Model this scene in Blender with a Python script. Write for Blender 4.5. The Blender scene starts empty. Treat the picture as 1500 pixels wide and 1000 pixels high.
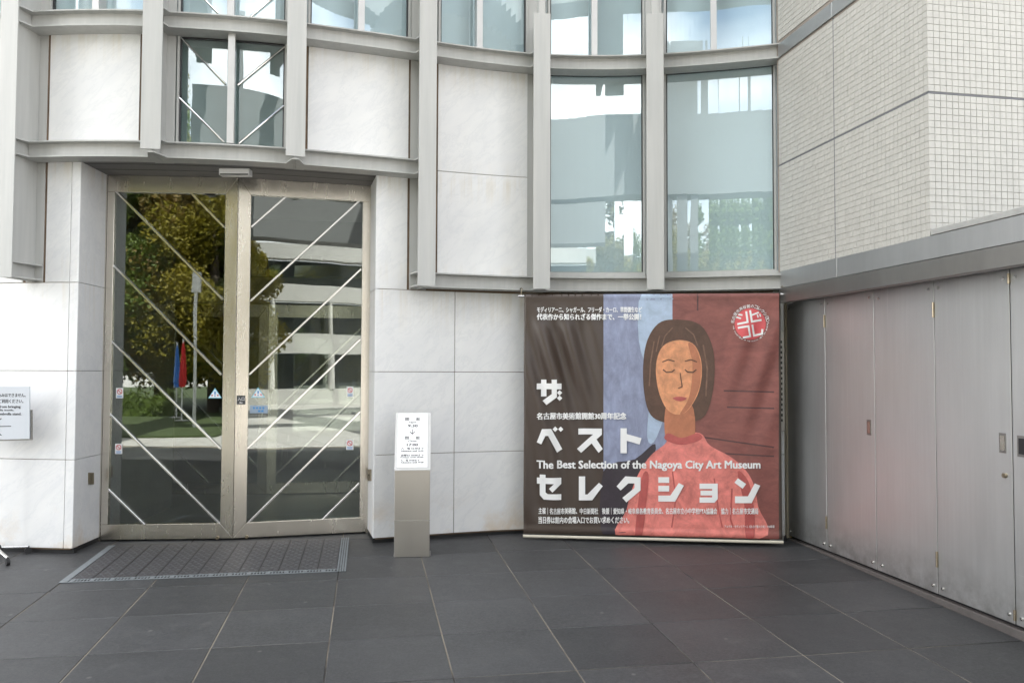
import bpy, bmesh, math, random
import numpy as np
from mathutils import Vector, Matrix
from mathutils.geometry import tessellate_polygon

random.seed(7); rng = np.random.default_rng(7)
SC = bpy.context.scene
COL = SC.collection

# ------------------------------------------------------------------ camera
F = 1167.0; CX, CY = 750.0, 500.0; CAM_H = 1.46
PITCH = math.atan(41 / F); ROLL = 0.0035
cam_data = bpy.data.cameras.new('camera')
cam_data.lens = 28.0; cam_data.sensor_width = 36.0
cam_data.clip_start = 0.05; cam_data.clip_end = 2000
cam = bpy.data.objects.new('camera', cam_data); COL.objects.link(cam)
cam.matrix_world = (Matrix.Translation((0, 0, CAM_H)) @ Matrix.Rotation(math.pi / 2 + PITCH, 4, 'X')
                    @ Matrix.Rotation(ROLL, 4, 'Z'))
SC.camera = cam

# ------------------------------------------------------------------ sky, sun, exposure
SUN_DIR = Vector((0.26, 0.50, 0.83)).normalized()          # towards the sun: high behind the museum
world = bpy.data.worlds.new('World'); SC.world = world; world.use_nodes = True
wt = world.node_tree; wt.nodes.clear()
w_out = wt.nodes.new('ShaderNodeOutputWorld'); w_bg = wt.nodes.new('ShaderNodeBackground')
w_sky = wt.nodes.new('ShaderNodeTexSky'); w_sky.sky_type = 'NISHITA'; w_sky.sun_disc = False
w_sky.sun_elevation = math.asin(SUN_DIR.z)
w_sky.sun_rotation = math.atan2(SUN_DIR.x, SUN_DIR.y)
w_sky.air_density = 1.0; w_sky.dust_density = 2.5; w_sky.ozone_density = 1.0
w_tc = wt.nodes.new('ShaderNodeTexCoord')
w_map = wt.nodes.new('ShaderNodeMapping'); w_map.inputs['Scale'].default_value = (1.0, 1.0, 2.2)
w_noise = wt.nodes.new('ShaderNodeTexNoise'); w_noise.inputs['Scale'].default_value = 2.3
w_noise.inputs['Detail'].default_value = 6; w_noise.inputs['Roughness'].default_value = 0.55
w_ramp = wt.nodes.new('ShaderNodeValToRGB')
w_ramp.color_ramp.elements[0].position = 0.36; w_ramp.color_ramp.elements[1].position = 0.60
w_mix = wt.nodes.new('ShaderNodeMix'); w_mix.data_type = 'RGBA'
w_mix.inputs['B'].default_value = (12.6, 12.6, 12.6, 1)
wt.links.new(w_tc.outputs['Generated'], w_map.inputs['Vector'])
wt.links.new(w_map.outputs['Vector'], w_noise.inputs['Vector'])
wt.links.new(w_noise.outputs['Fac'], w_ramp.inputs['Fac'])
wt.links.new(w_ramp.outputs['Color'], w_mix.inputs['Factor'])
wt.links.new(w_sky.outputs['Color'], w_mix.inputs['A'])
wt.links.new(w_mix.outputs['Result'], w_bg.inputs['Color'])
w_bg.inputs['Strength'].default_value = 0.085
wt.links.new(w_bg.outputs['Background'], w_out.inputs['Surface'])

sun_data = bpy.data.lights.new('sun', 'SUN'); sun_data.energy = 5.0
sun_data.angle = math.radians(0.5); sun_data.color = (1.0, 0.965, 0.92)
sun = bpy.data.objects.new('sun', sun_data); COL.objects.link(sun)
sun.rotation_euler = SUN_DIR.to_track_quat('Z', 'Y').to_euler(); sun.location = (0, 0, 30)

SC.view_settings.view_transform = 'Standard'; SC.view_settings.look = 'None'
SC.view_settings.gamma = 1.0; SC.view_settings.exposure = 2.28
try: SC.view_settings.use_curve_mapping = False
except Exception: pass
SC.render.engine = 'CYCLES'
SC.cycles.use_denoising = True
SC.cycles.max_bounces = 8; SC.cycles.transparent_max_bounces = 14
SC.cycles.diffuse_bounces = 4; SC.cycles.glossy_bounces = 4
SC.cycles.caustics_reflective = False; SC.cycles.caustics_refractive = False
SC.cycles.sample_clamp_indirect = 6.0

# ------------------------------------------------------------------ photo pixel -> place
SLOPE = 0.0175                                            # the paving rises towards the doors
TA = (0.984, 0.1787); TB = (-0.1787, 0.984)               # paving axes: across, along
def ray(u, v):
    du, dv = u - CX, v - CY
    x = (du + ROLL * dv) / F; z = -(dv - ROLL * du) / F
    return (x, math.cos(PITCH) - z * math.sin(PITCH), math.sin(PITCH) + z * math.cos(PITCH))
def floor_z(X, Y): return SLOPE * (X * TB[0] + Y * TB[1] - 7.0)
def W(a, b, z=None):                                      # paving coords -> world
    X, Y = a * TA[0] + b * TB[0], a * TA[1] + b * TB[1]
    return Vector((X, Y, floor_z(X, Y) if z is None else z))
def on_line(u, v, p0, p1):                                # ray against a vertical plane through p0,p1 -> (distance along, z)
    r = ray(u, v); d = (p1[0] - p0[0], p1[1] - p0[1]); L = math.hypot(*d); d = (d[0] / L, d[1] / L)
    n = (-d[1], d[0]); t = (p0[0] * n[0] + p0[1] * n[1]) / (r[0] * n[0] + r[1] * n[1])
    X, Y = r[0] * t, r[1] * t
    return ((X - p0[0]) * d[0] + (Y - p0[1]) * d[1], CAM_H + r[2] * t)
def on_side(u, v, a):                                     # plane across = a -> (along b, z)
    r = ray(u, v); t = a / (r[0] * TA[0] + r[1] * TA[1])
    return (r[0] * t * TB[0] + r[1] * t * TB[1], CAM_H + r[2] * t)

# plan curve of the facade (tip of the steel beams), S-shaped
KX = [-9.0, -7.0, -5.6, -4.8, -4.2, -3.65, -3.25, -2.92, -2.3, -1.8, -1.2, -.79, -.3, .15, .45, .8, 1.18, 1.5, 1.85, 2.28, 2.7]
KY = [8.20, 7.15, 6.62, 6.38, 6.24, 6.165, 6.145, 6.155, 6.235, 6.345, 6.54, 6.69, 6.86, 6.98, 7.015, 7.025, 7.0, 6.95, 6.87, 6.75, 6.60]
def spl(x):
    n = len(KX); i = n - 2
    for k in range(n - 1):
        if x < KX[k + 1]: i = k; break
    def m(k):
        if k == 0: return (KY[1] - KY[0]) / (KX[1] - KX[0])
        if k == n - 1: return (KY[-1] - KY[-2]) / (KX[-1] - KX[-2])
        return (KY[k + 1] - KY[k - 1]) / (KX[k + 1] - KX[k - 1])
    h = KX[i + 1] - KX[i]; t = (x - KX[i]) / h
    return ((2*t**3 - 3*t*t + 1) * KY[i] + (t**3 - 2*t*t + t) * h * m(i)
            + (-2*t**3 + 3*t*t) * KY[i + 1] + (t**3 - t*t) * h * m(i + 1))
def nrm(x):
    s = (spl(x + .05) - spl(x - .05)) / .1; l = math.hypot(s, 1); return (s / l, -1 / l)
def P(x, off):
    n = nrm(x); return (x + n[0] * off, spl(x) + n[1] * off)
def hit(u, v, off):
    r = ray(u, v); k = r[0] / r[1]; lo, hi = -6.5, 2.65
    for _ in range(50):
        m = (lo + hi) / 2; q = P(m, off)
        if q[0] - k * q[1] < 0: lo = m
        else: hi = m
    q = P(lo, off); return lo, CAM_H + r[2] * q[1] / r[1]

# ------------------------------------------------------------------ mesh helpers
class MB:
    def __init__(s): s.v = []; s.f = []
    def add(s, vs, fs):
        o = len(s.v); s.v += [tuple(p) for p in vs]; s.f += [tuple(i + o for i in f) for f in fs]; return s
    def prism(s, bottom, top):                            # two matching rings
        n = len(bottom)
        fs = [tuple(range(n))[::-1], tuple(range(n, 2 * n))] + [(i, (i + 1) % n, (i + 1) % n + n, i + n) for i in range(n)]
        return s.add(list(bottom) + list(top), fs)
    def box(s, x0, x1, y0, y1, z0, z1):
        return s.prism([(x0, y0, z0), (x1, y0, z0), (x1, y1, z0), (x0, y1, z0)], [(x0, y0, z1), (x1, y0, z1), (x1, y1, z1), (x0, y1, z1)])
    def obox(s, o, ex, ey, ez):                           # corner + three edge vectors
        o, ex, ey, ez = map(Vector, (o, ex, ey, ez))
        b = [o, o + ex, o + ex + ey, o + ey]; return s.prism(b, [p + ez for p in b])
    def abox(s, a0, a1, b0, b1, z0, z1):                  # box in paving axes
        b = [W(a0, b0, z0), W(a1, b0, z0), W(a1, b1, z0), W(a0, b1, z0)]
        return s.prism(b, [Vector((p.x, p.y, z1)) for p in b])
    def sweep(s, x0, x1, prof, n=10):                     # profile of (off,z) swept along the facade curve
        xs = [x0 + (x1 - x0) * i / n for i in range(n + 1)]; m = len(prof); vs = []; fs = []
        for x in xs:
            for o, z in prof: q = P(x, o); vs.append((q[0], q[1], z))
        for i in range(n):
            for j in range(m):
                k = (j + 1) % m; fs.append((i*m + j, i*m + k, (i+1)*m + k, (i+1)*m + j))
        fs += [tuple(range(m))[::-1], tuple(range(n*m, n*m + m))]
        return s.add(vs, fs)
    def cbox(s, x0, x1, o0, o1, z0, z1, n=10): return s.sweep(x0, x1, [(o0, z0), (o0, z1), (o1, z1), (o1, z0)], n)
    def tube(s, pts, r, seg=10, r1=None):
        pts = [Vector(p) for p in pts]; vs = []; fs = []
        for i, p in enumerate(pts):
            d = (pts[min(i+1, len(pts)-1)] - pts[max(i-1, 0)]).normalized()
            up = Vector((0, 0, 1)) if abs(d.z) < .95 else Vector((1, 0, 0))
            e1 = d.cross(up).normalized(); e2 = d.cross(e1)
            rr = r if r1 is None else r + (r1 - r) * i / (len(pts) - 1)
            for k in range(seg):
                t = 2 * math.pi * k / seg; vs.append(p + e1 * rr * math.cos(t) + e2 * rr * math.sin(t))
        for i in range(len(pts) - 1):
            for k in range(seg):
                l = (k + 1) % seg; fs.append((i*seg+k, i*seg+l, (i+1)*seg+l, (i+1)*seg+k))
        fs += [tuple(range(seg))[::-1], tuple(range((len(pts)-1)*seg, len(pts)*seg))]
        return s.add(vs, fs)
    def mesh(s, name, mat, bevel=0, smooth=False):
        me = bpy.data.meshes.new(name); me.from_pydata(s.v, [], s.f)
        bm = bmesh.new(); bm.from_mesh(me)
        bmesh.ops.recalc_face_normals(bm, faces=bm.faces)
        if bevel:
            es = [e for e in bm.edges if len(e.link_faces) == 2 and e.calc_face_angle(0) > .6]
            bmesh.ops.bevel(bm, geom=es, offset=bevel, segments=1, affect='EDGES', clamp_overlap=True)
        bm.to_mesh(me); bm.free()
        if mat: me.materials.append(mat)
        if smooth:
            for p in me.polygons: p.use_smooth = True
        return me
    def build(s, name, mat, parent=None, bevel=0, smooth=False):
        return link(name, s.mesh(name, mat, bevel, smooth), parent)

def link(name, me, parent=None, loc=None):
    o = bpy.data.objects.new(name, me); COL.objects.link(o)
    if loc is not None: o.location = loc
    if parent is not None:
        o.parent = parent
        if parent.type == 'EMPTY': o.matrix_parent_inverse = Matrix.Translation(-parent.location)
    return o
def tag(o, label=None, cat=None, group=None, kind=None):
    if label: o['label'] = label
    if cat: o['category'] = cat
    if group: o['group'] = group
    if kind: o['kind'] = kind
    return o
def thing(name, label, cat, loc, group=None):
    o = bpy.data.objects.new(name, None); COL.objects.link(o); o.location = loc
    o.empty_display_size = .2
    return tag(o, label, cat, group)

# ------------------------------------------------------------------ materials
def mat_base(name):
    m = bpy.data.materials.new(name); m.use_nodes = True
    nt = m.node_tree; b = nt.nodes['Principled BSDF']; return m, nt, b
def N(nt, kind, **kw):
    n = nt.nodes.new(kind)
    for k, v in kw.items():
        if k in n.inputs: n.inputs[k].default_value = v
        else: setattr(n, k, v)
    return n
def coords(nt, scale=(1, 1, 1), rot=(0, 0, 0), kind='Object'):
    tc = N(nt, 'ShaderNodeTexCoord'); mp = N(nt, 'ShaderNodeMapping')
    mp.inputs['Scale'].default_value = scale; mp.inputs['Rotation'].default_value = rot
    nt.links.new(tc.outputs[kind], mp.inputs['Vector']); return mp.outputs['Vector']
def ramp(nt, fac, stops):
    r = N(nt, 'ShaderNodeValToRGB'); e = r.color_ramp.elements
    while len(e) < len(stops): e.new(0.5)
    for i, (p, c) in enumerate(stops): e[i].position = p; e[i].color = (*c, 1) if len(c) == 3 else c
    nt.links.new(fac, r.inputs['Fac']); return r.outputs['Color']
def mixc(nt, fac, a, b, mode='MIX'):
    m = N(nt, 'ShaderNodeMix', data_type='RGBA', blend_type=mode)
    for s, x in (('Factor', fac), ('A', a), ('B', b)):
        if hasattr(x, 'links'): nt.links.new(x, m.inputs[s])
        elif isinstance(x, (int, float)): m.inputs[s].default_value = x
        else: m.inputs[s].default_value = (*x, 1)
    return m.outputs['Result']
def noise(nt, vec, scale, detail=4, rough=.5, out='Fac', dist=0):
    n = N(nt, 'ShaderNodeTexNoise', Scale=scale, Detail=detail, Roughness=rough, Distortion=dist)
    nt.links.new(vec, n.inputs['Vector']); return n.outputs[out]
def bump(nt, b, h, strength=.1, dist=.01):
    n = N(nt, 'ShaderNodeBump', Strength=strength, Distance=dist)
    nt.links.new(h, n.inputs['Height']); nt.links.new(n.outputs['Normal'], b.inputs['Normal'])
def rnd(nt):                                              # per-object random value
    return N(nt, 'ShaderNodeObjectInfo').outputs['Random']

def simple(name, col, rough=.5, metal=0.0, var=.06, scale=6, bmp=0.0, emis=None, spec=None):
    m, nt, b = mat_base(name); v = coords(nt)
    n = noise(nt, v, scale, 5, .6)
    c = ramp(nt, n, [(.3, tuple(x * (1 - var) for x in col)), (.7, tuple(min(1, x * (1 + var)) for x in col))])
    nt.links.new(c, b.inputs['Base Color'])
    b.inputs['Roughness'].default_value = rough; b.inputs['Metallic'].default_value = metal
    if spec is not None: b.inputs['Specular IOR Level'].default_value = spec
    if bmp: bump(nt, b, noise(nt, v, scale * 8, 4), bmp, .004)
    return m

def marble():
    m, nt, b = mat_base('white_marble'); v0 = coords(nt)
    r = rnd(nt); va = N(nt, 'ShaderNodeVectorMath', operation='ADD'); sc = N(nt, 'ShaderNodeVectorMath', operation='SCALE')
    cb = N(nt, 'ShaderNodeCombineXYZ'); nt.links.new(r, cb.inputs[0]); nt.links.new(r, cb.inputs[2])
    nt.links.new(cb.outputs[0], sc.inputs[0]); sc.inputs['Scale'].default_value = 37
    nt.links.new(v0, va.inputs[0]); nt.links.new(sc.outputs[0], va.inputs[1])
    mp0 = N(nt, 'ShaderNodeMapping'); mp0.inputs['Rotation'].default_value = (0, math.radians(-48), 0); nt.links.new(va.outputs[0], mp0.inputs['Vector'])
    mp = N(nt, 'ShaderNodeMapping'); mp.inputs['Scale'].default_value = (2.4, 2.4, .8); nt.links.new(mp0.outputs[0], mp.inputs['Vector'])
    v = mp.outputs['Vector']
    cloud = noise(nt, v, 1.9, 9, .66, dist=.25)
    vein = noise(nt, v, 2.6, 9, .70, dist=.45)
    c1 = ramp(nt, cloud, [(.30, (.77, .775, .78)), (.62, (.84, .84, .83))])
    vr = ramp(nt, vein, [(.455, (0, 0, 0)), (.495, (.30, .30, .30)), (.535, (0, 0, 0))])
    c2 = mixc(nt, vr, c1, (.66, .675, .69))
    # grey mineral flecks
    fl = noise(nt, va.outputs[0], 26, 6, .7)
    fr = ramp(nt, fl, [(.62, (0, 0, 0)), (.80, (.5, .5, .5))])
    c3 = mixc(nt, fr, c2, (.55, .57, .60))
    # rusty water stains low on the wall
    sx = N(nt, 'ShaderNodeSeparateXYZ'); nt.links.new(v0, sx.inputs[0])
    low = ramp(nt, sx.outputs['Z'], [(.0, (1, 1, 1)), (.42, (0, 0, 0))])
    st = ramp(nt, noise(nt, v0, 2.2, 6, .65), [(.50, (0, 0, 0)), (.70, (.8, .8, .8))])
    fac = mixc(nt, 1.0, low, st, 'MULTIPLY')
    c4 = mixc(nt, fac, c3, (.62, .47, .30))
    z = sx.outputs['Z']
    run = ramp(nt, noise(nt, coords(nt, (9, 9, .55)), 1.6, 6, .65), [(.46, (0, 0, 0)), (.74, (.75, .75, .75))])
    zr = N(nt, 'ShaderNodeMapRange'); nt.links.new(z, zr.inputs['Value']); zr.inputs['From Max'].default_value = 4.3
    msk = ramp(nt, zr.outputs['Result'], [(.405, (0, 0, 0)), (.496, (.9, .9, .9)), (.499, (.15, .15, .15)), (.53, (.5, .5, .5)), (.56, (.0, .0, .0)), (.67, (0, 0, 0)), (.725, (.9, .9, .9)), (.74, (.3, .3, .3)), (.78, (0, 0, 0)), (.90, (0, 0, 0)), (.97, (.8, .8, .8))])
    c4 = mixc(nt, mixc(nt, 1.0, run, msk, 'MULTIPLY'), c4, (.66, .58, .44))
    nt.links.new(c4, b.inputs['Base Color'])
    b.inputs['Roughness'].default_value = .42; b.inputs['Specular IOR Level'].default_value = .35
    bump(nt, b, fl, .06, .003)
    return m

def painted_steel():
    m, nt, b = mat_base('pale_grey_painted_steel'); v = coords(nt)
    st = noise(nt, coords(nt, (9, 9, .5)), 2.0, 6, .6)
    c = ramp(nt, st, [(.3, (.43, .435, .42)), (.7, (.505, .505, .485))])
    sp = ramp(nt, noise(nt, v, 9, 8, .75), [(.70, (0, 0, 0)), (.80, (.45, .45, .45))])
    c = mixc(nt, sp, c, (.42, .37, .30))
    nt.links.new(c, b.inputs['Base Color']); b.inputs['Roughness'].default_value = .38
    bump(nt, b, noise(nt, v, 60, 3), .03, .002); return m

def stainless(name, col=(.52, .51, .49), rough=.30, streak=(60, 60, 1.2), dirt=.25, metal=1.0, contrast=.10, dent=.04):
    m, nt, b = mat_base(name); b.inputs['Metallic'].default_value = metal
    s = noise(nt, coords(nt, streak), 3.0, 6, .7)
    big = noise(nt, coords(nt, (1.6, 1.6, .5)), 1.7, 6, .6)
    c = ramp(nt, s, [(.3, tuple(x * (1 - contrast) for x in col)), (.7, tuple(x * (1 + contrast * .8) for x in col))])
    d = ramp(nt, big, [(.40, (0, 0, 0)), (.75, (dirt,) * 3)])
    c = mixc(nt, d, c, tuple(x * .72 for x in col))
    if dent > .08:
        runs = ramp(nt, noise(nt, coords(nt, (30, 30, .45)), 1.5, 5, .6), [(.58, (0, 0, 0)), (.78, (.55, .55, .55))])
        zone = ramp(nt, noise(nt, coords(nt, (1, 1, .6)), 1.1, 3), [(.42, (0, 0, 0)), (.62, (1, 1, 1))])
        c = mixc(nt, mixc(nt, 1.0, runs, zone, 'MULTIPLY'), c, (.78, .78, .77))
        scr = ramp(nt, noise(nt, coords(nt, (1.2, 1.2, 70), (0, .05, 0)), 1.2, 3), [(.73, (0, 0, 0)), (.76, (.6, .6, .6))])
        c = mixc(nt, mixc(nt, 1.0, scr, zone, 'MULTIPLY'), c, (.85, .85, .85))
        sz = N(nt, 'ShaderNodeSeparateXYZ'); nt.links.new(coords(nt), sz.inputs[0])
        gr = ramp(nt, sz.outputs['Z'], [(.0, (.75, .75, .75)), (.30, (0, 0, 0))])
        c = mixc(nt, mixc(nt, 1.0, gr, ramp(nt, noise(nt, coords(nt), 7, 6, .7), [(.35, (0, 0, 0)), (.7, (1, 1, 1))]), 'MULTIPLY'), c, (.20, .19, .175))
    nt.links.new(c, b.inputs['Base Color'])
    rr = N(nt, 'ShaderNodeMapRange'); nt.links.new(s, rr.inputs['Value'])
    rr.inputs['To Min'].default_value = rough - .07; rr.inputs['To Max'].default_value = rough + .10
    nt.links.new(rr.outputs['Result'], b.inputs['Roughness'])
    ad = N(nt, 'ShaderNodeMath', operation='ADD'); nt.links.new(noise(nt, coords(nt), 1.4, 2), ad.inputs[0])
    ms = N(nt, 'ShaderNodeMath', operation='MULTIPLY'); ms.inputs[1].default_value = .02; nt.links.new(s, ms.inputs[0]); nt.links.new(ms.outputs[0], ad.inputs[1])
    bump(nt, b, ad.outputs[0], dent, .03); return m

def slate():
    m, nt, b = mat_base('dark_slate_paving'); v = coords(nt, kind='Object')
    geo = N(nt, 'ShaderNodeNewGeometry'); pos = geo.outputs['Position']
    big = noise(nt, pos, .9, 6, .6); fine = noise(nt, pos, 62, 5, .8); mid = noise(nt, pos, 9, 6, .65)
    c = ramp(nt, fine, [(.30, (.014, .015, .016)), (.70, (.068, .069, .071))])
    c = mixc(nt, ramp(nt, big, [(.35, (0, 0, 0)), (.7, (.5, .5, .5))]), c, (.066, .067, .071))
    c = mixc(nt, ramp(nt, mid, [(.55, (0, 0, 0)), (.78, (.5, .5, .5))]), c, (.105, .103, .10))
    vo = N(nt, 'ShaderNodeTexVoronoi', Scale=3.3); nt.links.new(pos, vo.inputs['Vector'])
    spots = ramp(nt, vo.outputs['Distance'], [(.02, (.7, .7, .7)), (.055, (0, 0, 0))])
    c = mixc(nt, spots, c, (.16, .155, .15))
    scf = N(nt, 'ShaderNodeMapping'); scf.inputs['Rotation'].default_value = (0, 0, .6); scf.inputs['Scale'].default_value = (1.2, 14, 1); nt.links.new(pos, scf.inputs['Vector'])
    c = mixc(nt, ramp(nt, noise(nt, scf.outputs[0], 2.2, 5, .7), [(.64, (0, 0, 0)), (.8, (.45, .45, .45))]), c, (.12, .118, .115))
    r = rnd(nt); rm = N(nt, 'ShaderNodeMapRange'); nt.links.new(r, rm.inputs['Value'])
    rm.inputs['To Min'].default_value = .80; rm.inputs['To Max'].default_value = 1.18
    sc = N(nt, 'ShaderNodeVectorMath', operation='SCALE'); nt.links.new(c, sc.inputs[0]); nt.links.new(rm.outputs['Result'], sc.inputs['Scale'])
    nt.links.new(sc.outputs[0], b.inputs['Base Color'])
    ro = N(nt, 'ShaderNodeMapRange'); nt.links.new(mid, ro.inputs['Value'])
    ro.inputs['To Min'].default_value = .40; ro.inputs['To Max'].default_value = .62
    nt.links.new(ro.outputs['Result'], b.inputs['Roughness'])
    b.inputs['Specular IOR Level'].default_value = .45
    bump(nt, b, fine, .55, .002); return m

def mortar():
    m, nt, b = mat_base('paving_joint_mortar'); geo = N(nt, 'ShaderNodeNewGeometry'); pos = geo.outputs['Position']
    n = noise(nt, pos, .8, 5, .6)
    c = ramp(nt, n, [(.40, (.03, .027, .025)), (.52, (.20, .175, .14)), (.75, (.30, .265, .21))])
    nt.links.new(c, b.inputs['Base Color']); b.inputs['Roughness'].default_value = .9; return m

def glass(name, tint, r0=.1, rough=0.0):
    m = bpy.data.materials.new(name); m.use_nodes = True; nt = m.node_tree; nt.nodes.clear()
    out = N(nt, 'ShaderNodeOutputMaterial'); tr = N(nt, 'ShaderNodeBsdfTransparent', Color=(*tint, 1))
    gl = N(nt, 'ShaderNodeBsdfGlossy', Roughness=rough); gl.inputs['Color'].default_value = (.93, .97, .96, 1)
    lw = N(nt, 'ShaderNodeLayerWeight', Blend=.5); pw = N(nt, 'ShaderNodeMath', operation='POWER'); pw.inputs[1].default_value = 5
    nt.links.new(lw.outputs['Facing'], pw.inputs[0])
    fr = N(nt, 'ShaderNodeMapRange'); fr.inputs['To Min'].default_value = r0; fr.inputs['To Max'].default_value = 1.0
    nt.links.new(pw.outputs[0], fr.inputs['Value']); mx = N(nt, 'ShaderNodeMixShader')
    # faint waviness of rolled sheet glass
    bp = N(nt, 'ShaderNodeBump', Strength=.06, Distance=.02)
    nt.links.new(noise(nt, coords(nt, (1, 1, .6)), 1.3, 2), bp.inputs['Height'])
    nt.links.new(bp.outputs['Normal'], gl.inputs['Normal'])
    nt.links.new(fr.outputs[0], mx.inputs[0]); nt.links.new(tr.outputs[0], mx.inputs[1]); nt.links.new(gl.outputs[0], mx.inputs[2])
    nt.links.new(mx.outputs[0], out.inputs['Surface']); return m

def mosaic(name, col):
    m, nt, b = mat_base(name); geo = N(nt, 'ShaderNodeNewGeometry'); pos = geo.outputs['Position']
    cell = N(nt, 'ShaderNodeTexVoronoi', Scale=22.0); nt.links.new(pos, cell.inputs['Vector'])
    bw = N(nt, 'ShaderNodeRGBToBW'); nt.links.new(cell.outputs['Color'], bw.inputs[0])
    c = ramp(nt, bw.outputs[0], [(.2, tuple(x * .96 for x in col)), (.8, tuple(x * 1.04 for x in col))])
    st = ramp(nt, noise(nt, coords(nt, (4, 4, .5)), 2.2, 6, .6), [(.45, (0, 0, 0)), (.8, (.35, .35, .35))])
    c = mixc(nt, st, c, tuple(x * .84 for x in col))
    nt.links.new(c, b.inputs['Base Color']); b.inputs['Roughness'].default_value = .36
    b.inputs['Specular IOR Level'].default_value = .4
    bump(nt, b, noise(nt, pos, 45, 3), .05, .003); return m

M = dict(
    marble=marble(), steel=painted_steel(), slate=slate(), mortar=mortar(),
    inox=stainless('brushed_steel_door', (.66, .62, .55), .24, (5, 5, .8), .12, 1.0, .02, .0), inox_dark=stainless('weathered_steel_rail', (.33, .32, .305), .38, (6, 6, 2), .35, 1.0, .05),
    inox_cup=stainless('weathered_steel_cupboard', (.60, .605, .60), .40, (14, 14, .35), .34, .82, .05, .10),
    inox_post=stainless('brushed_steel_post', (.54, .515, .475), .30, (5, 5, .8), .12, 1.0, .02, .0),
    bright=simple('polished_metal', (.75, .74, .72), .2, 1.0),
    brass=simple('tarnished_metal', (.35, .30, .22), .35, 1.0),
    black=simple('black_rubber', (.012, .012, .013), .6),
    dark=simple('dark_gasket', (.03, .03, .032), .5),
    brown=simple('rusty_sealant', (.16, .11, .07), .8, var=.3),
    win_glass=glass('green_tinted_window_glass', (.915, .968, .985), .13),
    door_glass=glass('door_glass', (.86, .885, .85), .105),
    tone_sheet=simple('added_grey_green_sheet', (.22, .26, .235), .9, var=.04, scale=2),  # added sheet lifting the window over the doors to its mirrored grey-green
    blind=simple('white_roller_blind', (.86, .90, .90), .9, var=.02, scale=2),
    soffit=simple('grey_soffit_panel', (.17, .165, .16), .55, var=.08, scale=2),
    tile_cool=mosaic('pale_mosaic_tile', (.465, .455, .42)),
    grout=simple('brown_grout', (.27, .235, .205), .9, var=.15),
    sealant=simple('grey_sealant', (.15, .155, .165), .7),
    zinc=stainless('grey_zinc_fascia', (.47, .475, .475), .42, (9, 9, .7), .35, .9, .05),
    coping=simple('weathered_coping', (.34, .34, .325), .6, var=.12, scale=12, bmp=.1),
    kerb=simple('dark_stone_kerb', (.10, .09, .085), .6, var=.15, scale=14, bmp=.15),
    beige=simple('beige_frame_paint', (.52, .46, .34), .5),
    white=simple('white_board', (.80, .80, .80), .35, var=.01),
    ink=simple('black_ink', (.035, .035, .04), .6),
    pale_board=simple('pale_grey_board', (.60, .63, .67), .4, var=.02),
    conc=simple('pale_concrete', (.42, .41, .39), .8, var=.1, scale=1.5, bmp=.1),
)

# ------------------------------------------------------------------ lettering helpers (2D -> any surface)
def text2d(s, bold=0.0, res=2):
    cu = bpy.data.curves.new('lettering', 'FONT'); cu.body = s; cu.offset = bold; cu.resolution_u = res
    o = bpy.data.objects.new('lettering', cu); COL.objects.link(o)
    bpy.context.view_layer.update()
    me = bpy.data.meshes.new_from_object(o.evaluated_get(bpy.context.evaluated_depsgraph_get()))
    vs = [(v.co.x, v.co.y) for v in me.vertices]; fs = [tuple(p.vertices) for p in me.polygons]
    bpy.data.objects.remove(o); bpy.data.curves.remove(cu); bpy.data.meshes.remove(me)
    return vs, fs
def fit(data, x0, x1, y0, y1):                            # stretch to a box
    vs, fs = data
    if not vs: return vs, fs
    ax = min(v[0] for v in vs); bx = max(v[0] for v in vs); ay = min(v[1] for v in vs); by = max(v[1] for v in vs)
    return [(x0 + (v[0] - ax) / (bx - ax) * (x1 - x0), y0 + (v[1] - ay) / max(1e-6, by - ay) * (y1 - y0)) for v in vs], fs
def poly2d(pts):
    tr = tessellate_polygon([[Vector((p[0], p[1], 0)) for p in pts]])
    return list(pts), [tuple(t) for t in tr]
def stroke2d(pts, w):                                     # mitred thick line
    L = []; R = []
    for i, p in enumerate(pts):
        p = Vector(p); a = Vector(pts[i-1]) if i else None; c = Vector(pts[i+1]) if i < len(pts) - 1 else None
        d1 = (p - a).normalized() if a is not None else (c - p).normalized()
        d2 = (c - p).normalized() if c is not None else d1
        n1 = Vector((-d1.y, d1.x)); n2 = Vector((-d2.y, d2.x)); n = (n1 + n2).normalized(); k = w / 2 / max(.35, n.dot(n1))
        L.append(p + n * k); R.append(p - n * k)
    vs = [tuple(p) for p in L + R[::-1]]; n = len(pts)
    return vs, [(i, i + 1, 2*n - 2 - i, 2*n - 1 - i) for i in range(n - 1)]
def disc2d(cx, cy, rx, ry=None, n=40):
    ry = ry or rx
    return [(cx + rx * math.cos(2*math.pi*i/n), cy + ry * math.sin(2*math.pi*i/n)) for i in range(n)], [tuple(range(n))]
def merge2d(parts):
    vs = []; fs = []
    for v, f in parts: o = len(vs); vs += list(v); fs += [tuple(i + o for i in q) for q in f]
    return vs, fs
def print_on(name, data, mapping, mat, parent, grid=None):
    vs, fs = data
    bm = bmesh.new(); bv = [bm.verts.new((x, y, 0)) for x, y in vs]
    for q in fs:
        try: bm.faces.new([bv[i] for i in q])
        except ValueError: pass
    if grid and vs:
        for ax in (0, 1):
            lo = min(v[ax] for v in vs); hi = max(v[ax] for v in vs); g = grid[ax]; k = math.ceil(lo / g) * g
            while k < hi:
                co = [0, 0, 0]; no = [0, 0, 0]; co[ax] = k; no[ax] = 1
                bmesh.ops.bisect_plane(bm, geom=bm.verts[:] + bm.edges[:] + bm.faces[:], plane_co=co, plane_no=no); k += g
    for v in bm.verts: v.co = mapping(v.co.x, v.co.y)
    me = bpy.data.meshes.new(name); bm.to_mesh(me); bm.free(); me.materials.append(mat)
    return link(name, me, parent)

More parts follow.
